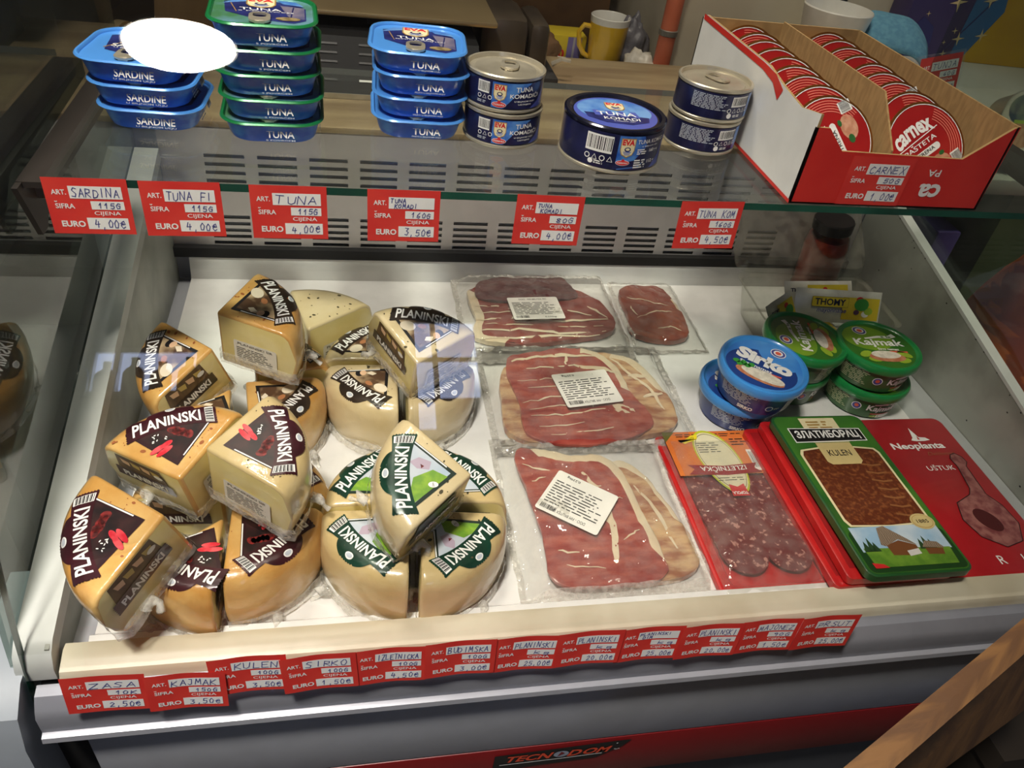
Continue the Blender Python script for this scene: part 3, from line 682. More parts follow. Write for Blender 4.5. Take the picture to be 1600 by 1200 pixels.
b = MB(); b.box(BX1 - T, BX1, BY0, BY1, BZ, BZ + BH, kraft); bp(b, 'right_side_panel')
b = MB(); b.box(BX0, BX1, BY1 - T, BY1, BZ, BZ + BH, kraft); bp(b, 'back_panel')
b = MB(); b.box(BX0, BX1, BY0, BY1, BZ, BZ + .0015, kraft); bp(b, 'bottom_panel')
b = MB(); b.extr([(BY0 + .02, BZ + .0015), (BY1 - T, BZ + .0015), (BY1 - T, BZ + BH + .002), (BY0 + .06, BZ + BH + .002), (BY0 + .02, BZ + BH * .55)], .4470, .4488, kraft); bp(b, 'divider')
put_tag('CARNEX', '50G', '1,00e', 'red price tag handwritten CARNEX, stuck on the front of the red carton', (.4290, BY0 - .0006, BZ + .0225), (R(90), 0, 0), 'red price tags on the carton', 77).scale = (1.08, 1.0, 1)
def spread_tin():
    t = thing('spread_tin', 'x', 'tin', group='round spread tins standing on edge in the red carton')
    rad = .0375
    b = MB(); b.lathe([(rad - .006, -.020), (rad - .004, -.0195), (rad - .0015, -.004), (rad - .001, 0), (rad + .001, .0004), (rad + .001, .0012), (rad - .001, .0016), (rad - .0014, .001)], mat('spread_tin_gold', (168, 108, 44), .3, .8, rgb2=(150, 90, 36)), 44, True); b.build('tin_body', t)
    b = MB(); b.ell(0, 0, rad - .0012, rad - .0012, .0011, mat('spread_foil_red', (178, 30, 32), .28, .25, .4, rgb2=(186, 36, 36)), 44); z = .0013
    b.ribbon([((rad - .0012) * math.cos(a * PI / 20), (rad - .0012) * math.sin(a * PI / 20)) for a in range(40)], .0011, z + .0002, WHITE, True)
    b.text('carnex', -.004, .0165, .042, .0110, z, WHITE, .035, fn=lambda x, y: (x, y - x * x * 8)); b.ribbon([(-.028, .007), (.020, .009)], .0008, z, WHITE)
    b.text('PASTETA', -.004, .0028, .036, .0044, z, WHITE, .01)
    for e in (-1, 1): b.ribbon([(-.0118 - .0012 * e, .0066), (-.0118, .0056)], .0007, z, WHITE); b.rrect(-.005, -.0055, .036, .0062, .003, z, WHITE); b.text('JETRENA', -.005, -.0055, .024, .0042, z + .0002, BLACK, .01)
    pk = mat('spread_small_print', (222, 120, 104), .4)
    for k in range(5): b.ribbon([((.0335 - .0022 * k) * math.cos(a), (.0335 - .0022 * k) * math.sin(a)) for a in [R(-70 + 5 * i) for i in range(23)]], .0008, z, pk)
    b.ell(.004, -.020, .011, .008, z, mat('print_meat_pink', (212, 160, 130), .5, rgb2=(190, 130, 100), scale=200), 16); b.ell(-.006, -.018, .004, .003, z + .0001, mat('print_leaf', (40, 96, 44), .5), 10); b.ell(.010, -.013, .003, .002, z + .0001, mat('print_leaf'), 8)
    b.barcode(.016, .026, -.030, -.018, z + .0001); b.build('foil_lid', t)
    return t
st = spread_tin()
ordn = ['frontmost', 'second from the front', 'third from the front', 'fourth from the front', 'fifth from the front', 'sixth from the front', 'seventh from the front', 'eighth from the front', 'rearmost']
for row, (cx, nm) in enumerate(((.4025, 'left'), (.4935, 'right'))):
    for k in range(9):
        y = .5820 + .0240 * k
        rl = R(50 + 2.2 * k)
        roll = [36, 70, 110, 85, 95, 40, 80, 35, 90][k] if row else [118, 75, 90, 70, 45, 30, 38, 85, 60][k]
        rot = (Matrix.Rotation(R(2 * ((k * 7) % 3 - 1)), 3, 'Z') @ Matrix.Rotation(rl, 3, 'X') @ Matrix.Rotation(R(roll), 3, 'Z')).to_euler()
        lift = max(.0385 * math.sin(rl), .0315 * math.sin(rl) + .020 * math.cos(rl)) + .0022
        loc = (cx + .001 * ((k * 5) % 3 - 1), y, BZ + lift)
        lb = 'red round spread tin, %s of the %s row in the red carton' % (ordn[k], nm)
        if row == 0 and k == 0: st.location = loc; st.rotation_euler = rot; st['label'] = lb
        else: dup(st, loc, rot, lb)
# ================================================================ cheese
WR, WH = .0745, .060
def cheese_mats(tone):
    rind = {'gold': ((194, 140, 66), (226, 190, 122)), 'pale': ((208, 188, 142), (222, 206, 166)), 'herb': ((200, 176, 122), (216, 196, 148))}[tone]
    return (mat('cheese_rind_' + tone, rind[0], .28, 0, .7, rgb2=rind[1], scale=22, bump=.5, bscale=70, lo=.32, hi=.62, detail=6), mat('cheese_paste_' + tone, (226, 208, 138), .35, 0, .5, rgb2=(234, 220, 160), scale=24, bump=.15, bscale=70))
speck = {'gold': mat('rind_brown_spot', (150, 84, 36), .5), 'pale': mat('herb_fleck', (70, 62, 36), .6), 'herb': mat('herb_fleck', (70, 62, 36), .6)}
LAB = {
 'brown': dict(band=mat('label_dark_brown', (40, 32, 26), .3, .1, .4, rgb2=(58, 46, 36), scale=50), pic=mat('label_photo_sepia', (196, 172, 134), .35, 0, .3, rgb2=(86, 62, 44), scale=42, lo=.45, hi=.62), edge=BLACK),
 'maroon': dict(band=mat('label_dark_maroon', (52, 20, 26), .3, .1, .4, rgb2=(66, 26, 34), scale=50), pic=mat('label_photo_dark', (30, 20, 22), .35, 0, .3, rgb2=(62, 34, 34), scale=50), edge=mat('label_maroon_edge', (44, 18, 24), .35)),
 'green': dict(band=mat('label_dark_green', (18, 48, 36), .3, .15, .4, rgb2=(24, 66, 50), scale=50), pic=mat('label_photo_sky', (196, 204, 212), .35, 0, .3, rgb2=(170, 190, 206), scale=30), edge=mat('label_green_edge', (28, 46, 38), .35))}
wood1 = mat('label_wood', (112, 88, 54), .4, rgb2=(78, 58, 38), scale=26, stretch=(1, 6, 1))
pepper = mat('label_pepper_red', (206, 40, 56), .3, 0, .4, rgb2=(230, 90, 96), scale=120)
grass = mat('label_grass', (138, 176, 52), .4, rgb2=(110, 156, 50), scale=120)
peach = mat('label_skin', (224, 186, 148), .45); lwood = mat('label_cheese_slice', (196, 172, 96), .4); dred = mat('label_dark_red_yarn', (138, 36, 34), .4, rgb2=(80, 24, 24), scale=260)
film = clear('cling_film', (255, 255, 252), body=.34, ior=1.55, rough=.08, bump=.8, bscale=140, bodycol=(252, 250, 244))
def scal(pts, amp, k):
    """zigzag edge"""
    out = []
    for i in range(len(pts) - 1):
        (x0, y0), (x1, y1) = pts[i], pts[i + 1]; L = math.hypot(x1 - x0, y1 - y0); m = max(1, int(L / k))
        for j in range(m):
            t = j / m; o = amp if j % 2 else 0
            out.append((x0 + (x1 - x0) * t - (y1 - y0) / L * o, y0 + (y1 - y0) * t + (x1 - x0) / L * o))
    return out + [pts[-1]]
def wedge(style, tone, label, apex, bis, tilt=(0, 0), zmin=.0008, span=88, sticker=False, strip=True, plain=False, group=None, skirt=True, seed=1):
    rn = random.Random(seed); rind, paste = cheese_mats(tone)
    ha = R(span / 2); H = WH
    t = thing('cheese_wedge', label, 'cheese', group=group)
    prof = [(0, 0), (WR - .010, 0), (WR - .003, .004), (WR, .014), (WR + .0006, H * .5), (WR - .0012, H - .014), (WR - .0038, H - .006), (WR - .0085, H - .0015), (WR - .014, H), (0, H)]
    N = 22; bm = bmesh.new(); rings = []
    apb, apt = bm.verts.new((0, 0, 0)), bm.verts.new((0, 0, H))
    for j in range(N + 1):
        a = -ha + 2 * ha * j / N; wob = 1 + .012 * noise.noise((a * 2.2, seed * 3.1, 0))
        rings.append([bm.verts.new((r * wob * math.cos(a), r * wob * math.sin(a), z)) for r, z in prof[1:-1]])
    k = len(rings[0])
    for j in range(N):
        bm.faces.new((apb, rings[j + 1][0], rings[j][0])); bm.faces.new((apt, rings[j][-1], rings[j + 1][-1]))
        for i in range(k - 1): bm.faces.new((rings[j][i], rings[j + 1][i], rings[j + 1][i + 1], rings[j][i + 1]))
    c0 = bm.faces.new([apb] + rings[0] + [apt]); c1 = bm.faces.new(([apb] + rings[-1] + [apt])[::-1])
    for f in (c0, c1): f.material_index = 1
    ed = [e for f in (c0, c1) for e in f.edges]
    bmesh.ops.bevel(bm, geom=list(set(ed)), offset=.0028, segments=3, profile=.5, affect='EDGES', material=0)
    b = MB(); b.mx(rind); b.mx(paste); bm.verts.index_update()
    for v in bm.verts: b.v.append(tuple(v.co))
    for f in bm.faces: b.f.append(tuple(v.index for v in f.verts)); b.mi.append(f.material_index)
    bm.free()
    for q in range(26 if tone == 'gold' else 16):
        a = rn.uniform(-ha * .9, ha * .9); r_ = WR * (.25 + .6 * rn.random()); s_ = .0004 + .0012 * rn.random() ** 3
        b.ell(r_ * math.cos(a), r_ * math.sin(a), s_ * 1.5, s_, H + .0002, speck[tone], 7, rn.random() * 3)
    b.build('cheese_body', t, ang=42)
    L = LAB.get(style)
    if L and not plain:
        b = MB(); z = H + .0005; b.du = b.dv = .003
        PR = prof[3:-1]
        def drape(x, y, zz):
            x *= .93; y *= .93; r_ = math.hypot(x, y) - .0004
            for (ra, za), (rb, zb) in zip(PR, PR[1:]):
                if rb <= r_ <= ra: return (x, y, zb + (za - zb) * (r_ - rb) / (ra - rb) + zz - H)
            return (x, y, zz)
        b.warp = drape
        # picture sector, its two dark borders and the bow-tie band
        e = .0095
        def P(u, s): return (u, s)
        ub = .0500
        pic = [(.019, 0), (.0500, -.0270), (.0555, 0), (.0500, .0270)]
        bord = [(.0135, 0), (.0520, -.0335), (.0520, .0335)]
        b.flat([(.0135, 0), (.0525, -.0335), (.0545, -.0285), (.0195, 0)], z, L['edge']); b.flat([(.0135, 0), (.0195, 0), (.0545, .0285), (.0525, .0335)], z, L['edge'])
        b.flat([(.0185, 0), (.0525, -.0295), (.0565, -.012), (.0570, 0), (.0565, .012), (.0525, .0295)], z + .0001, L['pic'])
        for sg in (-1,):
            b.ribbon([(.0215, sg * .0055), (.0490, sg * .0292)], .0011, z + .0002, WHITE)
        if style == 'brown':
            b.ell(.038, -.014, .0042, .0034, z + .0002, peach, 14, .6); b.ell(.041, -.0165, .0055, .0042, z + .00015, BLACK, 14, .6); b.flat([(.030, -.010), (.036, -.011), (.034, -.004), (.029, -.003)], z + .0002, mat('label_cream_cloth', (226, 214, 190), .45))
            b.ell(.046, .002, .003, .0045, z + .0002, mat('label_brown_face', (168, 112, 72), .45), 12); b.ell(.043, .016, .006, .008, z + .0002, mat('label_cream_cloth'), 14)
        elif style == 'maroon':
            for (u, s_, l) in ((.030, .006, .012), (.033, .011, .011), (.036, .004, .009)): b.ell(u, s_ + .002, .0024, l * .62, z + .0002 + u * .001, pepper, 14, .5)
            for q in range(5): b.ell(.041 + .002 * q, -.012 + .003 * q, .0045, .0035, z + .0002, dred, 10, q)
            for q in range(10): b.ell(.040 + .008 * rn.random(), .004 + .012 * rn.random(), .0011, .0005, z + .0003, WHITE, 6, q)
        else:
            b.flat([(.021, .003), (.033, -.003), (.049, .004), (.0535, .024), (.0500, .027)], z + .0002, grass)
            b.flat([(.034, -.010), (.044, -.014), (.052, -.010), (.046, -.004), (.036, -.003)], z + .00015, mat('label_mauve_hill', (176, 160, 176), .4)); b.flat([(.040, -.006), (.043, -.008), (.0425, -.004)], z + .0003, dred); b.ell(.033, .010, .0042, .0026, z + .0003, WHITE, 14)
            b.text('DIM', .033, .010, .003, .0016, z + .0004, BLACK, 0, rot=-PI / 2)
        # band in polar-like coords: x runs along -s, y along +u
        def B(x, y):
            f = 1 + .42 * (x / .034) ** 2
            return (.0590 + y * f - x * x * 3.2, -x)
        n = 16
        up = [B(-.0345 + .069 * i / n, .0072) for i in range(n + 1)]; lo = [B(-.0345 + .069 * i / n, -.0072) for i in range(n + 1)]
        endr = scal([up[-1], lo[-1]], .0009, .0011); endl = scal([lo[0], up[0]], .0009, .0011)
        loop = up[:-1] + endr + lo[::-1][1:-1] + endl[:-1]
        b.flat([(p[0], p[1]) for p in loop][::-1], z + .0003, L['band'])
        bul = [(.0635 + .0125 * math.sin(PI * i / 24), .0195 * math.cos(PI * i / 24)) for i in range(25)]
        b.flat(scal(bul, -.0009, .0012), z + .00025, L['band'])
        b.ell(.0712, 0, .0026, .0042, z + .0005, WHITE, 16); b.ell(.0712, 0, .0016, .0032, z + .0006, silverp, 14)
        b.text('PLANINSKI', 0, 0, .0530, .0100, z + .0005, WHITE, .022, fn=lambda x, y: B(x - .0035, y))
        # bar code at the I end
        q = [B(.0265, .0062), B(.0330, .0062), B(.0330, -.0062), B(.0265, -.0062)]
        b.flat(q, z + .0005, WHITE)
        for i in range(11):
            v = -.0056 + .0112 * i / 11
            a0, a1, a2, a3 = B(.0268, v), B(.0327, v), B(.0327, v + .0004 * (1 + i % 2)), B(.0268, v + .0004 * (1 + i % 2))
            b.flat([a0, a1, a2, a3], z + .0006, BLACK)
        b.build('printed_label', t)
    if L and strip:
        b = MB()
        b.M = Matrix.Rotation(ha, 4, 'Z') @ Matrix.Translation((0, .0004, 0)) @ Matrix(((-1, 0, 0, 0), (0, 0, 1, 0), (0, 1, 0, 0), (0, 0, 0, 1)))
        # x = -radius, y = height, offset outward
        x0, x1 = -.062, -.015
        b.flat([(x0 + .004, H - .0022), (x0 + .001, H - .021), (x1 - .001, H - .021), (x1 - .003, H - .0022)], .0005, wood1 if style != 'green' else L['edge'])
        if style != 'green':
            for i in range(4): b.flat([(x0 + .007 + .009 * i, H - .006), (x0 + .015 + .009 * i, H - .008), (x0 + .014 + .009 * i, H - .014), (x0 + .008 + .009 * i, H - .012)], .0007, lwood if i % 2 else peach)
        top_, bot_ = [(x0 - .002, H - .0205), (x1 + .002, H - .0205)], [(x1 + .003, H - .0335), (x0 - .003, H - .0335)]
        b.flat(top_ + scal([top_[1], bot_[0]], .0008, .0011)[1:-1] + bot_ + scal([bot_[1], top_[0]], .0008, .0011)[1:-1], .0008, L['band'])
        b.text('PLANINSKI', (x0 + x1) / 2, H - .027, .040, .0075, .0010, WHITE, .035)
        b.ell(x1 - .007, H - .012, .004, .0026, .0010, WHITE, 14)
        b.build('side_label', t)
    if sticker:
        b = MB(); b.M = Matrix.Rotation(-ha, 4, 'Z') @ Matrix.Translation((0, -.0004, 0)) @ Matrix(((1, 0, 0, 0), (0, 0, -1, 0), (0, 1, 0, 0), (0, 0, 0, 1)))
        b.rrect(.036, .022, .042, .026, .002, .0006, mat('paper_sticker', (226, 222, 208), .6)); b.smallprint(.0175, .054, .0125, .028, 7, .0008, mat('print_grey', (90, 86, 80), .6), seed, .4)
        b.text('PLANINSKI', .032, .0315, .026, .0026, .0008, BLACK, 0, rot=-.02); b.text('SIR', .050, .0315, .006, .0026, .0008, BLACK, 0)
        b.build('weight_sticker', t)
    if skirt:
        b = MB(); nn = 60
        def edge(s_):
            # perimeter walk: cut face, rim, cut face
            L1 = WR * .98; La = 2 * ha * WR; tot = 2 * L1 + La; d = s_ * tot
            if d < L1: return (d * math.cos(-ha), d * math.sin(-ha), -ha - PI / 2)
            if d < L1 + La: a = -ha + (d - L1) / WR; return (WR * math.cos(a), WR * math.sin(a), a)
            d = L1 - (d - L1 - La); return (d * math.cos(ha), d * math.sin(ha), ha + PI / 2)
        def fn(i, j):
            x, y, a = edge(i); hz = .0008 + .014 * j * (1 + .35 * noise.noise((i * 9, seed, 1)))
            o = .0016 + .0022 * abs(noise.noise((i * 40, j * 4, seed))) + .004 * max(0, noise.noise((i * 6, 3, seed))) * (1 - j) 
            return (x + o * math.cos(a), y + o * math.sin(a), hz)
        b.grid(nn, 4, fn, film); 
        for q in range(2):
            i0 = .40 + .35 * q + .1 * rn.random(); x, y, a = edge(i0)
            pts = [(x + (.002 + .010 * v) * math.cos(a) + .004 * math.sin(7 * v + q), y + (.002 + .010 * v) * math.sin(a) + .003 * math.cos(9 * v), .006 + .010 * v * math.sin(3 * v + 1)) for v in [m / 6 for m in range(7)]]
            b.tube(pts, lambda v: .0030 * (1 - v) + .0016 + .001 * math.sin(20 * v), film, 7)
        b.build('film_wrap', t, ang=80)
    rot = Matrix.Rotation(R(tilt[0]), 3, 'X') @ Matrix.Rotation(R(tilt[1]), 3, 'Y') @ Matrix.Rotation(R(bis), 3, 'Z')
    lowest = min((rot @ Vector((r * math.cos(a), r * math.sin(a), z))).z for r, z in prof for a in (-ha, -ha / 2, 0, ha / 2, ha))
    t.location = (apex[0], apex[1], zmin - lowest); t.rotation_euler = rot.to_euler()
    return t
W = wedge
GA, GB, GC, GD = 'brown-labelled cheese wedges at the back left', 'brown-labelled cheese wedges in the middle', 'red-pepper-labelled cheese wedges at the front left', 'green-labelled cheese wedges'
W('brown', 'gold', 'golden cheese wedge with brown label, far left of the back pile, tipped on its side', (-.108, .594), 184, (14, -13), .0340, sticker=False, group=GA, seed=1)
W('brown', 'gold', 'golden cheese wedge with pale stickered cut face, topmost of the back left pile', (-.119, .600), 19, (6, 2), .0770, sticker=True, strip=False, group=GA, seed=2)
W('brown', 'gold', 'golden cheese wedge with brown label under the sticker wedge, right side of the back pile', (-.100, .595), -38, (0, 0), sticker=False, group=GA, seed=3)
W('brown', 'gold', 'golden cheese wedge low in the back left pile, mostly hidden, label upside down', (-.112, .586), -112, (0, 0), span=52, group=GA, seed=4)
W('brown', 'gold', 'golden cheese wedge at the bottom of the back left pile, behind the topmost wedge', (-.092, .607), 52, (0, 0), group=GA, seed=5)
W('green', 'pale', 'plain pale cheese wedge without a top label, at the back beside the shelf panel', (-.0445, .664), 72, (0, 0), plain=True, sticker=True, group=None, seed=6, span=68).scale = (1.17, 1.17, 1.17)
W('brown', 'pale', 'pale cheese wedge with brown label, upper left quarter of the middle wheel', (.043, .627), 135, group=GB, seed=7, strip=False)
W('brown', 'pale', 'pale cheese wedge with shiny brown label, lower left quarter of the middle wheel', (.045, .620), -136, group=GB, seed=8)
W('brown', 'pale', 'pale cheese wedge with brown label, lower right quarter of the middle wheel', (.052, .622), -46, group=GB, seed=9, sticker=False)
W('brown', 'pale', 'pale cheese wedge with brown label, lying on top of the middle wheel', (.054, .566), 78, (17, 3), .0600, sticker=True, group=GB, seed=10)
W('maroon', 'gold', 'golden cheese wedge with dark red label, rearmost of the front left pile, tipped left', (-.118, .426), 103, (12, -5), .0610, sticker=True, group=GC, seed=11, span=92)
W('maroon', 'herb', 'golden cheese wedge with dark red label and white sticker, topmost of the front left pile', (-.108, .432), 9, (8, 3), .0740, sticker=True, strip=False, group=GC, seed=12)
W('maroon', 'gold', 'large golden cheese wedge with red-pepper label, leaning at the far front left corner', (-.116, .392), 190, (16, -10), .0480, group=GC, seed=13, span=92)
W('maroon', 'gold', 'narrow golden cheese wedge at the front left, beside the leaning corner wedge', (-.101, .428), -117, (0, 0), group=GC, seed=14, span=52)
W('maroon', 'gold', 'golden cheese wedge with dark red label, lower right of the front left pile', (-.096, .437), -46, group=GC, seed=15)
W('maroon', 'gold', 'golden cheese wedge under the topmost wedge of the front left pile, right side', (-.092, .446), 43, group=GC, seed=16)
W('maroon', 'gold', 'golden cheese wedge at the bottom of the front left pile, under the tipped one', (-.104, .450), 133, group=GC, seed=17)
W('green', 'herb', 'cheese wedge with green label, upper left quarter of the front wheel', (.046, .436), 137, group=GD, seed=18, strip=False)
W('green', 'herb', 'cheese wedge with green label, lower left quarter of the front wheel', (.045, .428), -138, group=GD, seed=19)
W('green', 'herb', 'cheese wedge with green label, lower right quarter of the front wheel', (.054, .426), -50, group=GD, seed=20)
W('green', 'herb', 'cheese wedge with green label, upper right quarter of the front wheel', (.056, .434), 41, group=GD, seed=21)
W('green', 'pale', 'pale cheese wedge with green label, lying on top of the front wheel', (.086, .424), 178, (20, 3), .0560, group=GD, seed=22)

# ================================================================ sliced ham in film bags
ham = mat('ham_red', (148, 50, 46), .35, 0, .35, rgb2=(190, 100, 84), scale=34, stretch=(1, 3.2, 1), lo=.38, hi=.72, detail=8)
ham2 = mat('ham_dark', (126, 40, 34), .35, 0, .35, rgb2=(148, 62, 50), scale=30, stretch=(1, 3, 1), lo=.35, hi=.7, detail=6)
ham3 = mat('ham_plum', (86, 42, 48), .4, 0, .3, rgb2=(108, 60, 62), scale=28, stretch=(1, 4, 1), detail=6)
hamt = mat('ham_tan', (164, 104, 74), .38, 0, .3, rgb2=(214, 178, 134), scale=30, stretch=(1, 3, 1), detail=5)
fat = mat('ham_fat', (232, 212, 180), .35, 0, .4, rgb2=(234, 220, 190), scale=40)
bagm = clear('vacuum_bag', (252, 252, 250), body=.10, ior=1.75, rough=.05, bump=1.0, bscale=70, bodycol=(232, 226, 218))
paper = mat('paper_label_white', (232, 230, 220), .6)
gprint = mat('label_grey_print', (70, 70, 68), .6)
def hump(x, y, s): return .0022 * noise.noise((x * 40, y * 40, s)) + .0012 * noise.noise((x * 110, y * 110, s + 4))
def slice_part(parent, outline, z, th, meat, fatw, streaks, seed, name='ham_slice'):
    """irregular slice: fatw(angle) gives the width of the fat rim as a share of the radius"""
    cx = sum(p[0] for p in outline) / len(outline); cy = sum(p[1] for p in outline) / len(outline)
    rn = random.Random(seed); pts = []
    n = len(outline)
    for i in range(n):                                   # Catmull-Rom smoothing with a little raggedness
        p0, p1, p2, p3 = outline[i - 1], outline[i], outline[(i + 1) % n], outline[(i + 2) % n]
        for k in range(6):
            t_ = k / 6; q = []
            for d in (0, 1): q.append(.5 * (2 * p1[d] + (p2[d] - p0[d]) * t_ + (2 * p0[d] - 5 * p1[d] + 4 * p2[d] - p3[d]) * t_ ** 2 + (3 * p1[d] - p0[d] - 3 * p2[d] + p3[d]) * t_ ** 3))
            pts.append((q[0] + rn.uniform(-1, 1) * .0006, q[1] + rn.uniform(-1, 1) * .0006))
    N = len(pts); b = MB(); rr = [1.0, .97, None, .66, .4, .2]; V = []; zf = lambda x, y: z + th + hump(x, y, seed)
    V += [(x, y, z) for x, y in pts]
    for r in rr:
        for (x, y) in pts:
            a = math.atan2(y - cy, x - cx); k = r if r is not None else max(.70, 1 - fatw(a) * (1 + .25 * noise.noise((a * 3, seed, 0))))
            X, Y = cx + (x - cx) * k, cy + (y - cy) * k
            V.append((X, Y, zf(X, Y) - (.0008 if r == 1.0 else 0)))
    V.append((cx, cy, zf(cx, cy)))
    rows = len(rr) + 1; F = []; FM = []
    for i in range(rows - 1):
        for j in range(N):
            k = (j + 1) % N; x, y = pts[j]; a = math.atan2(y - cy, x - cx)
            F.append((i * N + j, i * N + k, (i + 1) * N + k, (i + 1) * N + j)); FM.append(fat if (i < 3 and fatw(a) > .035) else meat)
    for j in range(N): F.append(((rows - 1) * N + j, (rows - 1) * N + (j + 1) % N, len(V) - 1)); FM.append(meat)
    b.v = V
    for f, m in zip(F, FM): b.f.append(f); b.mi.append(b.mx(m))
    for st_ in streaks:
        wd = st_[-1]; q = st_[:-1]; P = []
        for i in range(len(q) - 1):
            for k in range(5): P.append((q[i][0] + (q[i + 1][0] - q[i][0]) * k / 5 + .0013 * rn.uniform(-1, 1), q[i][1] + (q[i + 1][1] - q[i][1]) * k / 5 + .0013 * rn.uniform(-1, 1)))
        P.append(q[-1]); n2 = len(P); L_, Q_ = [], []
        for i, p in enumerate(P):
            a_, b2 = P[max(0, i - 1)], P[min(n2 - 1, i + 1)]; dx, dy = b2[0] - a_[0], b2[1] - a_[1]; l = math.hypot(dx, dy) or 1; ww = wd * (.25 + .9 * math.sin(PI * (i + .5) / n2)) * rn.uniform(.7, 1.2) / 2
            L_.append((p[0] - dy / l * ww, p[1] + dx / l * ww)); Q_.append((p[0] + dy / l * ww, p[1] - dx / l * ww))
        b.add([(x, y, zf(x, y) + .0005) for x, y in L_ + Q_], [(i, n2 + i, n2 + i + 1, i + 1) for i in range(n2 - 1)], fat)
    return b.build(name, parent, ang=60)
def bag_part(parent, x0, x1, y0, y1, core, top, seed, skew=0.0, z0=.001):
    b = MB()
    def fn(i, j):
        x, y = x0 + (x1 - x0) * i, y0 + (y1 - y0) * j
        dx = max(core[0] - x, x - core[1], 0); dy = max(core[2] - y, y - core[3], 0); d = math.hypot(dx, dy)
        k = max(0, 1 - d / .016); k = k * k * (3 - 2 * k)
        e = min(i, 1 - i, j, 1 - j)
        wv = (.0034 * noise.noise((x * 45, y * 55, seed)) + .0030 * abs(noise.noise((x * 130 + y * 60, y * 70, seed + 2)))) * (1 if e > .02 else 1.4)
        return (x + skew * (y - y0) + .0018 * noise.noise((y * 30, seed, 1)), y + .0018 * noise.noise((x * 30, seed, 2)), z0 + top * k + abs(wv) + .0006)
    b.grid(60, 60, fn, bagm)
    sm = clear('bag_seal', (252, 252, 250), body=.30, ior=1.6, rough=.15, bump=.6, bscale=160, bodycol=(244, 240, 232))
    for (i0, i1, j0, j1) in ((0, 1, 0, .045), (0, 1, .955, 1), (0, .035, .045, .955), (.965, 1, .045, .955)):
        b.grid(30, 30, lambda i, j: (lambda p: (p[0], p[1], p[2] + .0007))(fn(i0 + (i1 - i0) * i, j0 + (j1 - j0) * j)), sm)
    return b.build('film_bag', parent, ang=70)
def label_part(parent, cx, cy, wd, h, rot, z, seed, upside=True):
    b = MB(); b.M = Matrix.Translation((cx, cy, z)) @ Matrix.Rotation(rot, 4, 'Z')
    b.prism(rpts(0, 0, wd, h, .0025), -.0003, 0, paper)
    u = -1 if upside else 1
    b.smallprint(-wd * .44, wd * .44, -h * .30, h * .28, 9, .0002, gprint, seed, .36)
    b.text('DOO - FIM BRUTEX VIC', 0, u * h * .40, wd * .55, h * .065, .0002, BLACK, .0, rot=0 if u > 0 else PI); b.text('0,2%dkg' % (30 + seed), u * wd * .22, -u * h * .42, wd * .22, h * .07, .0002, BLACK, .01, rot=0 if u > 0 else PI)
    b.barcode(-wd * .46, -wd * .18, -h * .46, -h * .32, .0002, bg=False, seed=seed)
    return b.build('paper_label', parent)
GM = 'film bags of sliced ham'
nof = lambda a: 0.0
def at_angle(lo, hi, wd): return lambda a: wd if lo < math.degrees(a) % 360 < hi else .012
def pack(label): return thing('ham_pack', label, 'packed ham', group=GM)
t = pack('film bag of dark sliced ham with white label, at the back under the shelf'); t.location = (0, 0, .0)
slice_part(t, [(.145, .735), (.150, .775), (.146, .815), (.152, .842), (.20, .850), (.26, .848), (.30, .835), (.325, .80), (.328, .765), (.31, .742), (.26, .730), (.20, .722)], .002, .007, ham2, at_angle(150, 235, .13), [[(.150, .77), (.20, .775), (.26, .768), (.32, .772), .004], [(.15, .748), (.2, .752), (.25, .74), (.31, .745), .004], [(.152, .80), (.18, .80), (.21, .79), .003], [(.27, .79), (.30, .78), .003], [(.15, .73), (.22, .735), (.30, .737), .004], [(.16, .785), (.21, .79), .002], [(.16, .762), (.22, .76), .002], [(.25, .755), (.31, .758), .002], [(.30, .80), (.32, .775), .004]], 3)
slice_part(t, [(.158, .815), (.20, .806), (.26, .812), (.290, .820), (.285, .850), (.27, .868), (.21, .864), (.165, .852)], .0095, .003, ham3, nof, [], 4, 'dark_ham_fold')
label_part(t, .2275, .787, .066, .048, R(3), .0155, 5, False)
bag_part(t, .128, .338, .690, .867, (.15, .325, .73, .862), .0115, 11)
t = pack('small film bag of dark red ham tucked behind, right of the back label bag'); t.location = (0, 0, 0)
slice_part(t, [(.346, .745), (.350, .79), (.352, .835), (.375, .852), (.41, .848), (.423, .82), (.425, .77), (.415, .735), (.38, .728)], .002, .008, mat('ham_mahogany', (128, 44, 26), .35, 0, .4, rgb2=(150, 66, 36), scale=34, detail=5), at_angle(-1, 40, .10), [[(.36, .82), (.385, .815), (.41, .80), .0022], [(.36, .775), (.39, .79), (.41, .785), .002], [(.38, .75), (.40, .755), (.41, .745), .002], [(.358, .80), (.362, .78), .0025]], 5)
bag_part(t, .340, .437, .708, .862, (.347, .424, .735, .85), .0105, 12, z0=.0008)
t = pack('film bag of red sliced ham with a tilted white label, middle of the centre column'); t.location = (0, 0, .0)
slice_part(t, [(.165, .56), (.158, .62), (.17, .675), (.22, .70), (.28, .705), (.325, .69), (.345, .65), (.352, .60), (.335, .568), (.25, .552)], .002, .008, hamt, at_angle(-60, 60, .12), [[(.30, .69), (.33, .64), (.34, .59), .004], [(.315, .66), (.335, .655), .005], [(.32, .62), (.345, .625), .005]], 6)
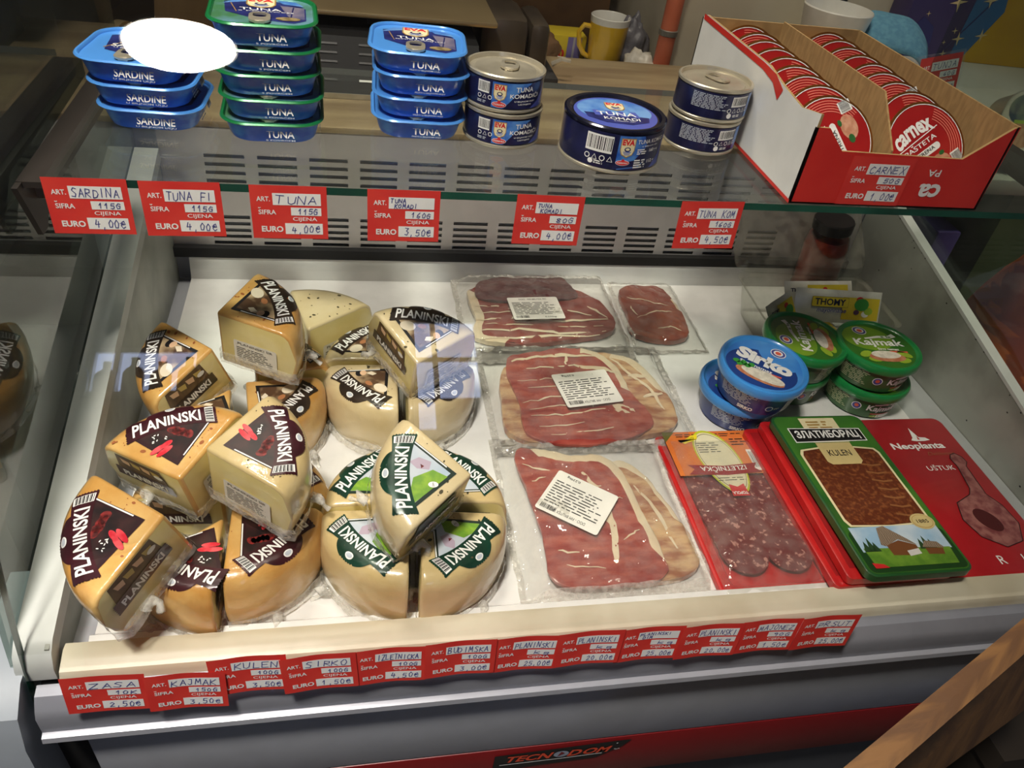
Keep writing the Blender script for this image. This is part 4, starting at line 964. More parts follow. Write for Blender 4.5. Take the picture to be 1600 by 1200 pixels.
slice_part(t, [(.176, .562), (.176, .61), (.170, .655), (.178, .690), (.215, .700), (.255, .706), (.285, .698), (.303, .668), (.306, .625), (.318, .590), (.312, .566), (.27, .548), (.215, .544)], .0105, .004, ham, at_angle(-32, 75, .14), [[(.178, .68), (.21, .688), (.245, .690), (.28, .688), .005], [(.172, .665), (.21, .668), (.25, .672), (.285, .667), .002], [(.245, .690), (.242, .674), .003], [(.25, .672), (.285, .665), (.298, .655), .006], [(.18, .61), (.22, .618), (.26, .622), .0022], [(.185, .585), (.23, .59), (.29, .60), .0018], [(.19, .57), (.24, .575), .0015], [(.18, .645), (.22, .648), (.27, .652), .0012], [(.19, .632), (.24, .636), .0010], [(.185, .597), (.22, .603), (.25, .606), .0012], [(.20, .558), (.25, .562), (.28, .570), .0014], [(.255, .60), (.27, .64), .0012], [(.272, .595), (.288, .598), (.300, .590), .010]], 7)
label_part(t, .2540, .6250, .066, .056, R(8), .0205, 7)
bag_part(t, .140, .368, .540, .722, (.165, .345, .555, .70), .0165, 13)
t = pack('film bag of sliced ham with thick white fat and a turned white label, frontmost'); t.location = (0, 0, 0)
slice_part(t, [(.215, .385), (.22, .44), (.235, .50), (.262, .525), (.285, .505), (.300, .46), (.308, .42), (.302, .388), (.26, .376)], .002, .007, hamt, at_angle(-70, 120, .13), [[(.27, .49), (.285, .45), (.29, .41), .004]], 8)
slice_part(t, [(.168, .380), (.166, .43), (.162, .48), (.158, .535), (.185, .540), (.215, .530), (.245, .528), (.262, .505), (.268, .455), (.272, .405), (.266, .378), (.22, .372)], .0095, .004, ham, lambda a: .16 if -50 < math.degrees(a) < 118 else .012, [[(.162, .518), (.19, .508), (.215, .490), (.235, .485), .0026], [(.166, .495), (.19, .505), .002], [(.222, .505), (.232, .47), (.234, .43), (.226, .395), .008], [(.175, .41), (.195, .408), .002], [(.17, .46), (.20, .45), .0014], [(.18, .395), (.215, .39), .0012], [(.235, .47), (.252, .468), .0012], [(.24, .42), (.258, .43), .0014], [(.19, .50), (.21, .47), .0012]], 9)
label_part(t, .2050, .4630, .0630, .0560, R(-37), .0190, 9)
bag_part(t, .136, .306, .362, .566, (.16, .305, .375, .535), .0150, 14)

# ================================================================ flat packs on the right
redtray = mat('pack_red_plastic', (188, 26, 30), .3, 0, .4, rgb2=(198, 34, 34))
def slab(b, x0, x1, y0, y1, r, z0, z1, m, lip=0.0):
    cx, cy = (x0 + x1) / 2, (y0 + y1) / 2
    b.loft([[(x, y, z0) for x, y in rpts(cx, cy, x1 - x0 - .002, y1 - y0 - .002, r)], [(x, y, z0 + .0006) for x, y in rpts(cx, cy, x1 - x0, y1 - y0, r)], [(x, y, z1 - .0006) for x, y in rpts(cx, cy, x1 - x0, y1 - y0, r)], [(x, y, z1) for x, y in rpts(cx, cy, x1 - x0 - .0016, y1 - y0 - .0016, r)]], m)
sal = mat('salami_fatty', (112, 36, 40), .35, 0, .4, rgb2=(196, 140, 128), scale=190, lo=.57, hi=.66, detail=3)
t = thing('salami_pack', 'red tray of sliced sausage with orange card and oval cream label, IZLETNICKA', 'packed sausage', (.3700, .4570, .0012))
b = MB(); slab(b, -.0555, .0580, -.1020, .1020, .006, .0, .006, redtray); b.loft([[(x, y, z) for x, y in rpts(.001, -.004, w_, h_, .006)] for w_, h_, z in ((.100, .186, .0062), (.097, .183, .0085), (.092, .178, .0085), (.088, .174, .0064))], redtray, False, False); b.build('red_tray', t)
b = MB(); rn = random.Random(5)
for c in range(2):
    for k in range(9):
        cx, cy = -.021 + .044 * c, .050 - .0135 * k; z = .0075 + .0006 * k
        b.loft([[(cx + .0235 * math.cos(2 * PI * i / 26) * f, cy + .026 * math.sin(2 * PI * i / 26) * f, z + h_) for i in range(26)] for f, h_ in ((1, 0), (.99, .0012), (.9, .0015))], sal, False, True)
b.build('sausage_slices', t)
b = MB(); z = .0142
oran = mat('card_orange', (216, 112, 48), .42, rgb2=(226, 130, 64), scale=20)
b.rect(-.050, .052, .036, .099, z, oran); b.flat([(-.050, .099), (-.050, .084), (-.036, .099)], z + .0001, mat('card_olive', (98, 96, 44), .5))
b.smallprint(-.036, .044, .090, .096, 2, z + .0002, BLACK, 3, .4); b.smallprint(.022, .048, .076, .088, 3, z + .0002, BLACK, 4, .35)
lime = mat('card_lime_edge', (190, 196, 40), .45)
def egg(k): return [(-.004 + .010 * (1 - (1 + math.sin(a)) / 2) + (.0245 * k) * math.cos(a) * (.92 + .10 * math.sin(a)), .054 + .046 * k * math.sin(a)) for a in [2 * PI * i / 40 for i in range(40)]]
b.flat(egg(1.0), z + .0004, lime); b.flat(egg(.93), z + .0005, creamp); b.flat(egg(.88), z + .0006, mat('card_olive')); b.flat(egg(.86), z + .0007, mat('card_pale', (224, 216, 184), .5))
b.smallprint(-.018, .010, .066, .082, 5, z + .0008, BLACK, 6, .3)
b.flat([(-.036, .086), (-.030, .080), (-.014, .087), (-.012, .094), (-.020, .092), (-.034, .082)], z + .0009, mat('card_yellow', (238, 214, 40), .45)); b.text('NOVO', -.023, .0870, .012, .003, z + .001, BLACK, 0, rot=.35)
b.flat([(-.038, .050), (-.032, .044), (-.040, .037), (.0, .034), (.040, .037), (.033, .043), (.038, .050), (.0, .047)], z + .0010, mat('card_dark_red', (150, 24, 28), .4)); b.text('IZLETNIČKA', -.001, .0418, .050, .0085, z + .0012, WHITE, .01, rot=PI, fn=lambda x, y: (x, y - x * x * 1.6))
b.smallprint(-.012, .018, .026, .032, 2, z + .0008, BLACK, 8, .3)
b.flat([(-.004, .022), (.004, .018), (.012, .022), (.013, .006), (-.005, .006)], z + .0010, redp); b.text('TOPOLA', .004, .0100, .016, .004, z + .0012, WHITE, .03, rot=PI)
b.barcode(.0345, .0485, .040, .070, z + .0003)
b.build('printed_card', t)
b = MB()
def fn(i, j):
    x, y = -.052 + .106 * i, -.099 + .198 * j; e = min(i, 1 - i, j, 1 - j)
    return (x, y, .0075 + .0105 * min(1, e * 9) + .0010 * noise.noise((x * 60, y * 60, 3)))
b.grid(26, 40, fn, bagm); b.build('clear_film', t, ang=70)
for k, (x, y, lb) in enumerate(((.4780, .4505, 'red sausage pack at the bottom of the stack under the green pack'), (.4800, .4490, 'red sausage pack directly under the green pack'))):
    b = MB(); slab(b, -.054, .054, -.1015, .1015, .006, 0, .009, redtray); b.rect(-.048, .048, -.09, .095, .0092, mat('card_dark_red'))
    tag(b.build('sausage_pack', loc=(x - .012 + .010 * k, y + .001, .0128 + .0102 * k), rot=(0, 0, R(1.5 - 2 * k))), lb, 'packed sausage', 'red sausage packs stacked under the green pack')
# red pack with the lute
t = thing('sausage_pack', 'flat red pack with a lute drawing and the word ending eoplanta, far right', 'packed sausage', (.612, .4580, .0012))
b = MB(); slab(b, -.075, .058, -.106, .114, .010, 0, .0105, mat('pack_card_red', (170, 22, 32), .38, 0, .3, rgb2=(178, 28, 38))); b.build('pack_body', t)
b = MB(); z = .0108
b.text('Neoplanta', .003, .068, .066, .0125, z, WHITE, .03); b.text('Delikates', .024, .0565, .032, .005, z, mat('print_dull_gold', (150, 90, 60), .5), 0, it=.3)
b.flat([(.0, .078), (.004, .082), (.008, .098), (.012, .083), (.020, .082), (.024, .078), (.016, .0765), (.006, .0765)], z, WHITE); b.flat([(.009, .079), (.0105, .085), (.012, .079)], z + .0001, redtray)
b.text('UŠTUK', .010, .036, .034, .0085, z, WHITE, .004)
b.text('KO', .030, -.086, .018, .010, z, WHITE, .006); b.text('R', -.003, -.086, .008, .010, z, WHITE, .006)
lute = [(.034, .054), (.040, .056), (.046, .050), (.047, .042), (.042, .036), (.038, -.004), (.046, -.02), (.048, -.044), (.036, -.066), (.014, -.072), (-.006, -.058), (-.012, -.036), (-.004, -.014), (.018, -.004), (.024, .004), (.031, .036), (.030, .048)]
b.flat(lute, z + .0001, mat('lute_meat', (120, 60, 62), .4, 0, .3, rgb2=(160, 104, 98), scale=90)); b.ribbon(lute, .0009, z + .0003, BLACK, True); b.ell(.016, -.038, .011, .016, z + .0003, mat('lute_dark', (70, 20, 24), .5), 20, .5)
b.build('front_print', t)
# the green pack
t = thing('salami_pack', 'green pack with dark salami window, mountain cabin picture and cream KULEN tag', 'packed salami', (.4860, .4450, .0342), (R(-.6), R(1.0), R(.6)))
gcard = mat('pack_green', (40, 92, 36), .32, 0, .4, rgb2=(74, 132, 44), scale=14, lo=.35, hi=.7)
b = MB(); slab(b, -.0535, .0535, -.1035, .1035, .009, 0, .0085, mat('pack_green_edge', (30, 84, 40), .35, 0, .4)); b.build('pack_body', t)
b = MB(); z = .0088
b.rrect(0, 0, .103, .203, .008, z, gcard); b.rrect(.0, -.077, .100, .046, .006, z + .0001, mat('pack_dark_green', (26, 66, 30), .35, 0, .3))
win = [(-.043, .044), (-.040, .050), (-.02, .053), (.02, .053), (.040, .050), (.043, .044), (.043, -.040), (.036, -.047), (.0, -.049), (-.040, -.047), (-.043, -.040)]
b.flat([(x * 1.06, y * 1.04) for x, y in win], z + .0002, creamp); b.flat(win, z + .0003, mat('kulen_meat', (96, 44, 24), .4, 0, .3, rgb2=(150, 88, 48), scale=210, lo=.48, hi=.75, detail=4))
for k in range(7): b.ribbon([(.014, .030 - .011 * k), (.026, .027 - .011 * k), (.036, .028 - .011 * k)], .0022, z + .0004, mat('kulen_light', (140, 90, 52), .4))
b.rect(-.022, .020, .062, .099, z + .0002, creamp); b.smallprint(-.016, .014, .082, .095, 3, z + .0003, gold, 5, .55)
b.flat([(-.042, .084), (.042, .082), (.042, .063), (-.042, .062)], z + .0004, WHITE); b.flat([(-.0408, .0828), (.0408, .0808), (.0408, .0642), (-.0408, .0632)], z + .0005, BLACK)
b.text('ЗЛАТИБОРАЦ', 0, .0730, .074, .0135, z + .0006, WHITE, .03)
b.flat([(-.021, .061), (.019, .061), (.019, .034), (.015, .030), (-.017, .030), (-.021, .034)], z + .0005, mat('tag_cream', (206, 186, 128), .45)); b.text('KULEN', -.001, .046, .026, .0085, z + .0006, BLACK, .012)
b.flat([(-.046, -.050), (.046, -.050), (.046, -.078), (-.046, -.078)], z + .0003, mat('print_sky_pale', (150, 186, 214), .4, rgb2=(196, 212, 224), scale=26)); b.flat([(-.044, -.074), (.044, -.077), (.042, -.095), (-.042, -.095)], z + .0004, mat('print_meadow', (84, 130, 40), .4, rgb2=(110, 152, 50), scale=80))
for x, h_ in ((-.040, .012), (-.035, .016), (-.031, .011), (.017, .012), (.022, .015), (.027, .011)): b.flat([(x - .004, -.078), (x + .004, -.078), (x, -.078 + h_)], z + .0005, mat('print_fir', (34, 66, 34), .5))
shing = mat('print_shingle', (150, 132, 112), .5, rgb2=(112, 94, 78), scale=160, kind='wave'); b.flat([(-.024, -.071), (-.018, -.052), (-.010, -.050), (.006, -.066), (.012, -.073), (-.004, -.066), (-.020, -.073)], z + .0006, shing)
b.flat([(-.019, -.072), (-.004, -.067), (.011, -.073), (.011, -.082), (-.002, -.084), (-.018, -.083)], z + .00055, mat('print_logs', (112, 68, 36), .5)); b.flat([(-.002, -.079), (.011, -.077), (.011, -.083), (-.002, -.085)], z + .0006, mat('print_stone', (206, 204, 200), .5))
b.flat([(.016, -.076), (.022, -.069), (.034, -.071), (.038, -.078)], z + .0006, shing); b.flat([(.018, -.077), (.036, -.078), (.034, -.085), (.018, -.084)], z + .00055, mat('print_logs'))
b.ell(.035, -.047, .0125, .0095, z + .0007, mat('tag_cream'), 22); b.ell(.035, -.047, .0108, .008, z + .0008, gold, 22); b.ell(.035, -.047, .0102, .0074, z + .0009, mat('tag_cream'), 22); b.text('1885', .035, -.047, .0125, .0042, z + .001, BLACK, .01)
b.flat([(-.045, -.090), (-.034, -.092), (-.030, -.096), (-.044, -.096)], z + .0008, redp)
b.build('front_print', t)

# ================================================================ tubs
def tub(kind, label, group, loc, rz):
    green = kind == 'kajmak'
    t = thing('spread_tub', label, 'tub', loc, (0, 0, R(rz)), group)
    lidm = mat('tub_lid_green', (30, 132, 66), .28, 0, .4) if green else mat('tub_lid_blue', (64, 142, 216), .28, 0, .4)
    side_ = mat('tub_side_green', (46, 92, 46), .35, 0, .3, rgb2=(60, 104, 52), scale=30) if green else mat('tub_side_navy', (28, 48, 112), .35, 0, .3)
    r0, r1, h = .0395, .0455, .036
    b = MB(); b.lathe([(.0, 0), (r0 - .003, 0), (r0, .002), (r1, h - .001)], side_, 48); body = b.build('tub_body', t)
    k = (r1 - r0) / (h - .003); b = MB(); b.warp = cyl(r0, k); z = .0004
    if green:
        b.text('Kajmak', .016, .0175, .034, .0120, z, WHITE, .025); b.ribbon([(.005, .0245), (.018, .0262), (.032, .0250)], .0022, z, WHITE); b.text('a la', .024, .0265, .009, .003, z + .0001, side_, .02)
        b.rect(.006, .030, .0085, .0103, z, mat('print_coral', (222, 96, 72), .4)); b.ell(.024, .0055, .013, .0035, z, WHITE, 16); b.ell(.012, .0055, .006, .002, z, mat('print_lettuce', (150, 180, 50), .4), 10)
        b.ell(-.012, .018, .0050, .0056, z, WHITE, 16); b.ell(-.012, .018, .0042, .0047, z + .0001, mat('print_badge_blue', (70, 76, 150), .4), 16); b.ell(-.012, .0185, .0022, .0026, z + .0002, mat('print_coral'), 10)
        b.smallprint(-.052, -.020, .008, .028, 9, z, mat('print_pale_green', (196, 206, 160), .5), 3, .4)
    else:
        b.smallprint(-.036, .006, .012, .030, 9, z, silverp, 3, .36); b.barcode(.034, .048, .006, .030, z); b.ell(.018, .014, .004, .004, z, silverp, 14); b.ell(.018, .014, .003, .003, z + .0001, side_, 12); b.text('PP', .026, .014, .005, .003, z, silverp, .02); b.text('SIRKO', -.005, .0075, .016, .005, z, WHITE, .04)
    b.build('side_print', body)
    b = MB(); R1 = .0482
    b.lathe([(r1 - .0005, h - .006), (R1 - .0008, h - .0065), (R1, h - .005), (R1 + .0002, h + .002), (R1 - .001, h + .0042), (R1 - .0035, h + .0046), (R1 - .0055, h + .0026), (R1 - .007, h + .0022)], lidm, 56); lo_ = b.build('lid', t)
    b = MB(); z = h + .0022; q = R1 - .0065
    if green:
        b.ell(0, 0, q, q, z, mat('lid_print_green', (54, 112, 36), .3, 0, .4, rgb2=(60, 118, 38)), 48); b.ell(-.008, .014, q * .72, q * .56, z + .0002, mat('lid_print_lime', (130, 170, 44), .3, 0, .4, rgb2=(112, 156, 40), scale=20), 36)
        z += .0003; b.text('Kajmak', .002, .004, .060, .0165, z + .0002, WHITE, .025); b.ribbon([(-.012, .0125), (.006, .0165), (.020, .0165), (.028, .0205)], lambda v: .0026 + .004 * v, z + .0001, WHITE); b.text('a la', .016, .0170, .013, .0040, z + .0003, mat('lid_print_green'), .02)
        b.text('Sirni namaz', .008, -.0068, .026, .0038, z + .0002, WHITE, .02); b.rect(.008, .030, -.0125, -.0098, z + .0001, mat('print_coral'))
        b.ell(-.012, .0275, .0086, .0078, z + .0001, WHITE, 20); b.ell(-.012, .0275, .0076, .0068, z + .0002, mat('print_badge_blue'), 20); b.ell(-.012, .0275, .0052, .0046, z + .0003, WHITE, 16); b.ell(-.012, .0272, .0034, .0030, z + .0004, mat('print_coral'), 12)
        for (x, y, a) in ((-.024, -.017, .5), (.024, -.016, -.5), (.018, -.027, .2), (-.016, -.026, 0)): b.ell(x, y, .009, .005, z + .0001, mat('print_lettuce'), 10, a)
        b.ell(0, -.022, .022, .0085, z + .0002, mat('print_bread', (200, 140, 104), .45, rgb2=(180, 110, 78), scale=200), 22); b.ell(.0, -.0175, .018, .0072, z + .0003, mat('print_curd', (230, 224, 208), .45, rgb2=(206, 200, 184), scale=160), 20)
    else:
        b.ell(0, 0, q, q, z, mat('lid_print_blue', (52, 126, 214), .3, 0, .4, rgb2=(84, 156, 228), scale=18), 48); b.ell(-.002, -.008, q * .93, q * .74, z + .0002, mat('lid_print_navy', (30, 62, 134), .3, 0, .4), 36); b.ell(.014, .020, q * .6, q * .42, z + .0003, mat('lid_print_blue'), 30, -.5)
        z += .0004; b.text('Sirko', .0, .006, .062, .020, z + .0002, WHITE, .06, rot=-.16); b.text('Sirni namaz', -.008, -.0075, .036, .0050, z + .0002, WHITE, .02, rot=-.14)
        b.rect(-.006, .020, -.0145, -.0120, z + .0001, mat('print_coral'))
        b.ell(.012, .027, .0086, .0076, z + .0001, WHITE, 20); b.ell(.012, .027, .0076, .0066, z + .0002, mat('print_badge_blue'), 20); b.ell(.012, .027, .0052, .0046, z + .0003, WHITE, 16); b.ell(.012, .0268, .0034, .0028, z + .0004, mat('print_coral'), 12)
        b.ell(-.002, -.0215, .027, .0090, z + .0001, mat('print_bread'), 24, -.15); b.ell(.001, -.0195, .024, .0080, z + .0002, mat('print_curd'), 24, -.15)
        for k in range(5): b.ell(-.029 + .004 * k, -.008 - .003 * (k % 2), .0042, .0034, z + .0003, mat('print_parsley', (60, 150, 60), .4), 8, k)
    b.build('lid_print', lo_)
    return t
HT = .0405
k0 = tub('kajmak', 'green cheese spread tub, lower of the stack by the right side panel', 'green cheese spread tubs', (.5960, .6240, .0006), -20)
dup(k0, (.5900, .6230, .0006 + HT), (0, 0, R(-4)), 'green cheese spread tub with upright lettering, on top of the right stack')
dup(k0, (.5060, .6490, .0006), (0, 0, R(20)), 'green cheese spread tub, lower of the stack between blue tubs and sauce box')
dup(k0, (.5040, .6400, .0006 + HT), (R(3), 0, R(80)), 'green cheese spread tub with lettering turned sideways, on top')
q0 = tub('sirko', 'blue cheese spread tub, lower of its stack beside the ham', 'blue cheese spread tubs', (.4270, .6050, .0006), -12)
dup(q0, (.4300, .5900, .0022 + HT), (R(3), R(2), R(-30)), 'blue cheese spread tub on top of its stack, SIRKO lid showing')

# ================================================================ clear box of sauce sachets, jar
boxm = clear('clear_plastic_box', (244, 246, 242), body=.12, ior=1.6, rough=.05, bump=.5, bscale=60, bodycol=(214, 208, 190))
t = thing('clear_container', 'hinged clear plastic container full of sauce sachets, back right of the deck', 'plastic box', (.590, .755, .0008), (0, 0, R(-3)))
b = MB(); b.loft([[(x, y, z) for x, y in rpts(0, 0, w_, h_, .014)] for w_, h_, z in ((.146, .086, 0), (.154, .094, .002), (.176, .110, .050), (.186, .118, .052), (.186, .118, .054))], boxm, True, False); b.build('container_base', t)
b = MB(); b.M = Matrix.Translation((0, .058, .054)) @ Matrix.Rotation(R(40), 4, 'X') @ Matrix.Translation((0, .059, 0))
b.loft([[(x, y, z) for x, y in rpts(0, 0, w_, h_, .014)] for w_, h_, z in ((.186, .118, 0), (.184, .116, .004), (.174, .106, .016), (.164, .096, .018))], boxm, False, True); b.build('container_lid', t)
foilw = mat('sachet_white_foil', (206, 204, 196), .38, .15, rgb2=(222, 220, 212), scale=40, bump=.5, bscale=60); yel = mat('sachet_yellow', (226, 204, 60), .4, rgb2=(214, 188, 44), scale=30)
def sachet(wd, h, label, loc, rot, big):
    b = MB()
    def fn(s_): return lambda i, j: (-wd / 2 + wd * i, -h / 2 + h * j, s_ * .0035 * min(1, 7 * min(i, 1 - i)) * min(1, 5 * min(j, 1 - j)) + .0006 * noise.noise((i * 5, j * 4, wd * 99)) + s_ * .0002)
    b.grid(16, 10, fn(1), foilw); b.grid(16, 10, fn(-1), foilw)
    t = thing('sauce_sachet', label, 'sachet', loc, rot, 'sauce sachets in the clear container'); b.build('foil_pouch', t, ang=60)
    b = MB(); z = .0048
    if big:
        b.rect(.004, wd * .46, -h * .38, h * .30, z, yel); b.rrect(-.013, h * .13, .050, .0130, .0015, z + .0001, mat('sachet_gold_edge', (150, 130, 40), .4)); b.rrect(-.013, h * .13, .049, .0120, .0015, z + .0002, yel); b.text('THOMY', -.013, h * .13, .042, .0085, z + .0004, mat('print_dark_navy', (24, 28, 64), .4), .022)
        b.text('mayonnaise', -.010, -h * .14, .040, .007, z + .0004, mat('print_badge_blue'), .01, it=.2)
        for (x, y, rx, m) in ((.030, .004, .010, mat('print_parsley')), (.027, .010, .005, redp), (.032, .001, .006, WHITE), (.040, -.004, .006, mat('print_lettuce')), (.024, -.006, .004, mat('print_plum', (90, 60, 90), .4)), (.036, -.008, .005, WHITE)): b.ell(x, y, rx, rx * .8, z + .0003 + rx * .01, m, 12)
    else:
        b.rect(-wd * .2, wd * .40, -h * .40, h * .36, z, yel); b.text('THOMY', -wd * .30, h * .2, wd * .3, .005, z + .0003, mat('print_dark_navy'), .04)
        for (x, y, rx, m) in ((.010, .000, .008, mat('print_parsley')), (.006, .008, .004, redp), (.012, -.002, .005, WHITE), (.014, -.009, .004, mat('print_lettuce'))): b.ell(x, y, rx, rx * .9, z + .0003 + rx * .01, m, 12)
    b.build('pouch_print', t); return t
sachet(.118, .042, 'large white THOMY mayonnaise sachet standing behind the green tubs', (.612, .742, .052), (R(62), R(0), R(-5)), True)
sachet(.052, .040, 'small sachet with yellow salad picture at the left end of the container', (.532, .735, .046), (R(58), R(-8), R(32)), False)
sachet(.110, .040, 'white sachet lying behind the large mayonnaise sachet in the container', (.600, .768, .050), (R(50), R(4), R(8)), False)
sachet(.100, .040, 'white sachet lying flat at the bottom of the clear container', (.590, .745, .010), (R(4), R(3), R(14)), False)
t = thing('jar', 'glass jar of dark red relish with black lid, back right under the shelf', 'jar', (.6400, .8420, .0006), (0, R(-4), 0))
b = MB(); b.lathe([(0, 0), (.027, 0), (.030, .004), (.030, .085), (.027, .100), (.024, .108), (.024, .112)], clear('jar_glass', (240, 240, 236), ior=1.5), 36); b.build('jar_glass', t)
b = MB(); b.lathe([(0, .001), (.0265, .001), (.0288, .005), (.0288, .084), (.026, .098), (0, .1)], mat('relish_red', (130, 24, 22), .3, 0, .3, rgb2=(180, 66, 30), scale=26), 32); b.build('relish', t)
b = MB(); b.lathe([(.0245, .108), (.0262, .109), (.0265, .122), (.025, .124), (0, .124)], mat('jar_lid_black', (34, 30, 28), .35, .3), 36); b.build('jar_lid', t)
# ================================================================ behind and beside the counter
blackp = mat('black_plastic', (30, 29, 30), .5, rgb2=(40, 38, 38), scale=60)
gunm = mat('dark_machine_metal', (84, 74, 62), .35, .6, rgb2=(70, 62, 54), scale=12)
t = thing('weighing_scale', 'black shop scale with steel platform behind the tuna tins', 'scale', (.045, 1.075, .1965))
b = MB(); b.extr([(-.10, 0), (-.10, .006), (-.055, .060), (.07, .062), (.07, 0)], -.105, .118, mat('scale_black', (15, 15, 16), .6, spec=.2)); b.build('scale_body', t)
b = MB(); b.box(-.107, .120, -.102, -.099, .0, .006, STEEL); b.box(.040, .075, -.1025, -.1015, .007, .013, mat('blue_light_strip', (50, 60, 255), .4, emit=.8)); b.build('base_strip', t)
b = MB(); a = math.atan2(.054, .045); b.M = Matrix.Translation((0, -.0995, .0066)) @ Matrix.Rotation(a, 4, 'X')
for r_ in range(5):
    for c_ in range(4): b.box(-.08 + .048 * c_, -.058 + .048 * c_, .014 + .011 * r_, .0165 + .011 * r_, .0004, .0012, WHITE if r_ in (0, 1) and c_ in (1, 2) else mat('scale_dark_key', (12, 12, 13), .5))
b.build('key_row', t)
b = MB(); b.box(-.15, .145, -.03, .25, .075, .082, mat('scale_platform_steel', (170, 150, 112), .32, .75, rgb2=(150, 130, 96), scale=4), .003); b.box(-.02, .02, .0, .05, .060, .076, blackp); b.build('weighing_platform', t)
t = thing('slicing_machine', 'dark metal slicing machine housing on the worktop behind the tuna tins', 'slicer', (.232, 1.14, .1965))
b = MB(); b.box(-.060, .010, -.055, .055, .0, .080, gunm, .014); b.build('motor_housing', t)
b = MB(); b.box(.011, .040, -.05, .05, .0, .074, gunm, .010); b.build('end_cover', t)
b = MB(); b.box(-.075, .055, -.07, .07, -.0005, .010, blackp, .003); b.build('base', t)
b = MB(); b.tube([(.05, -.04, .02), (.062, -.045, .028), (.074, -.045, .026)], .004, STEEL); b.build('knob', t)
# left: dark machine and round mirror-like disc
t = thing('cash_register', 'large black machine standing to the left of the counter, cut by the frame', 'machine', (-.46, .90, .20))
b = MB(); b.box(-.20, .145, -.20, .10, .0, .34, blackp, .02); b.build('machine_body', t)
b = MB(); b.box(-.20, .150, -.24, .12, -.03, .0, mat('brown_black_plastic', (52, 46, 42), .6), .006); b.build('machine_base', t)
t = thing('side_table', 'dark side table under the black machine left of the counter', 'table', (-.50, .88, -.85))
b = MB(); b.box(-.24, .19, -.36, .30, .99, 1.02, mat('table_dark_wood', (56, 48, 40), .6)); b.build('table_top', t)
for sx in (-.22, .17):
    for sy in (-.34, .28): b = MB(); b.box(sx - .02, sx + .02, sy - .02, sy + .02, 0, .99, mat('table_dark_wood')); b.build('leg', t)
t = thing('metal_ring', 'round steel rimmed disc standing behind the black machine, by the sardine tins', 'disc', (-.262, 1.02, .2255))
b = MB(); b.M = Matrix.Rotation(R(70), 4, 'Z') @ Matrix.Rotation(R(90), 4, 'X'); b.lathe([(.020, -.004), (.029, -.004), (.029, .008), (.020, .008)], mat('brass_steel', (150, 134, 100), .3, .8), 30); b.build('rim', t)
b = MB(); b.M = Matrix.Rotation(R(70), 4, 'Z') @ Matrix.Rotation(R(90), 4, 'X'); b.lathe([(.0, .0), (.020, .0)], blackp, 30); b.build('disc_face', t)
b = MB(); b.box(-.06, .06, -.03, .03, -.029, -.0285, blackp); b.box(-.012, .012, -.012, .012, -.029, -.026, blackp); b.build('foot', t)
tan = mat('tan_board', (140, 112, 74), .6, rgb2=(122, 96, 62), scale=4, stretch=(6, 1, 1))
for (x, y, h_, wd, lab) in ((-.26, 1.45, .36, .11, 'tan wooden board leaning behind the sardine tins, leftmost'), (-.125, 1.47, .35, .12, 'tan wooden board leaning behind the sardine tins, right one')):
    b = MB(); b.box(-wd / 2, wd / 2, -.008, .008, 0, h_, tan, .002); tag(b.build('wooden_board', loc=(x, y, .1165), rot=(R(-8), R(6), 0)), lab, 'board', 'tan boards at the back')
# back table with the odds and ends
t = thing('back_table', 'dark table behind the worktop carrying the yellow mug and boxes', 'table', (.10, 1.57, -.85))
b = MB(); b.box(-.50, .43, -.33, .33, .935, .965, mat('table_dark_wood')); b.build('table_top', t)
for sx in (-.47, .40):
    for sy in (-.30, .30): b = MB(); b.box(sx - .02, sx + .02, sy - .02, sy + .02, 0, .935, mat('table_dark_wood')); b.build('leg', t)
TZ = .1155
t = thing('mug', 'yellow mug with white inside on the table behind the counter', 'mug', (.458, 1.42, TZ))
ymug = mat('mug_yellow', (214, 172, 40), .3, 0, .5); wmug = mat('mug_white', (222, 220, 212), .3, 0, .5)
b = MB(); b.lathe([(0, 0), (.027, 0), (.029, .003), (.0350, .081)], ymug, 36); b.lathe([(.0350, .081), (.0358, .0915), (.0345, .0925), (.0330, .0905), (.027, .006), (0, .005)], wmug, 36); b.build('mug_body', t)
b = MB(); b.tube([(-.032, 0, .072), (-.046, .0, .074), (-.054, .0, .062), (-.050, .0, .040), (-.040, 0, .026), (-.029, 0, .020)], .0045, ymug, 8); b.build('handle', t)
b = MB(); b.lathe([(0, 0), (.06, 0), (.105, .012), (.106, .0135), (.06, .003), (0, .0025)], wmug, 40); tag(b.build('plate', loc=(.352, 1.33, TZ)), 'white plate on the table behind the round tuna tins', 'plate')
t = thing('food_box', 'yellow and violet packet lying left of the yellow mug', 'box', (.362, 1.47, TZ))
b = MB(); b.box(-.065, .065, -.03, .03, 0, .048, mat('packet_yellow', (214, 190, 50), .5), .001); b.build('box_body', t)
b = MB(); b.M = Matrix.Translation((0, -.0305, .024)) @ Matrix.Rotation(R(90), 4, 'X')
b.rect(-.064, .005, .002, .018, .0002, mat('packet_green', (40, 96, 62), .5)); b.rect(.030, .056, -.022, .022, .0002, mat('packet_violet', (122, 112, 170), .5)); b.rect(.040, .044, -.022, .022, .0004, mat('packet_grey', (170, 168, 176), .5)); b.text('10', .017, -.008, .018, .016, .0004, redp, .04)
b.build('box_print', t)
t = thing('cardboard_box', 'brown cardboard box with faded lettering at the back of the table', 'cardboard box', (.30, 1.66, TZ))
bc = mat('brown_box', (104, 76, 48), .8, rgb2=(92, 66, 42), scale=30)
b = MB(); b.box(-.20, .20, -.09, .09, 0, .20, bc, .002); b.build('box_body', t)
b = MB(); b.M = Matrix.Translation((0, -.0905, .06)) @ Matrix.Rotation(R(90), 4, 'X'); b.text('king longer', -.08, .075, .16, .026, .0004, mat('box_print_dark', (66, 46, 34), .7), .01)
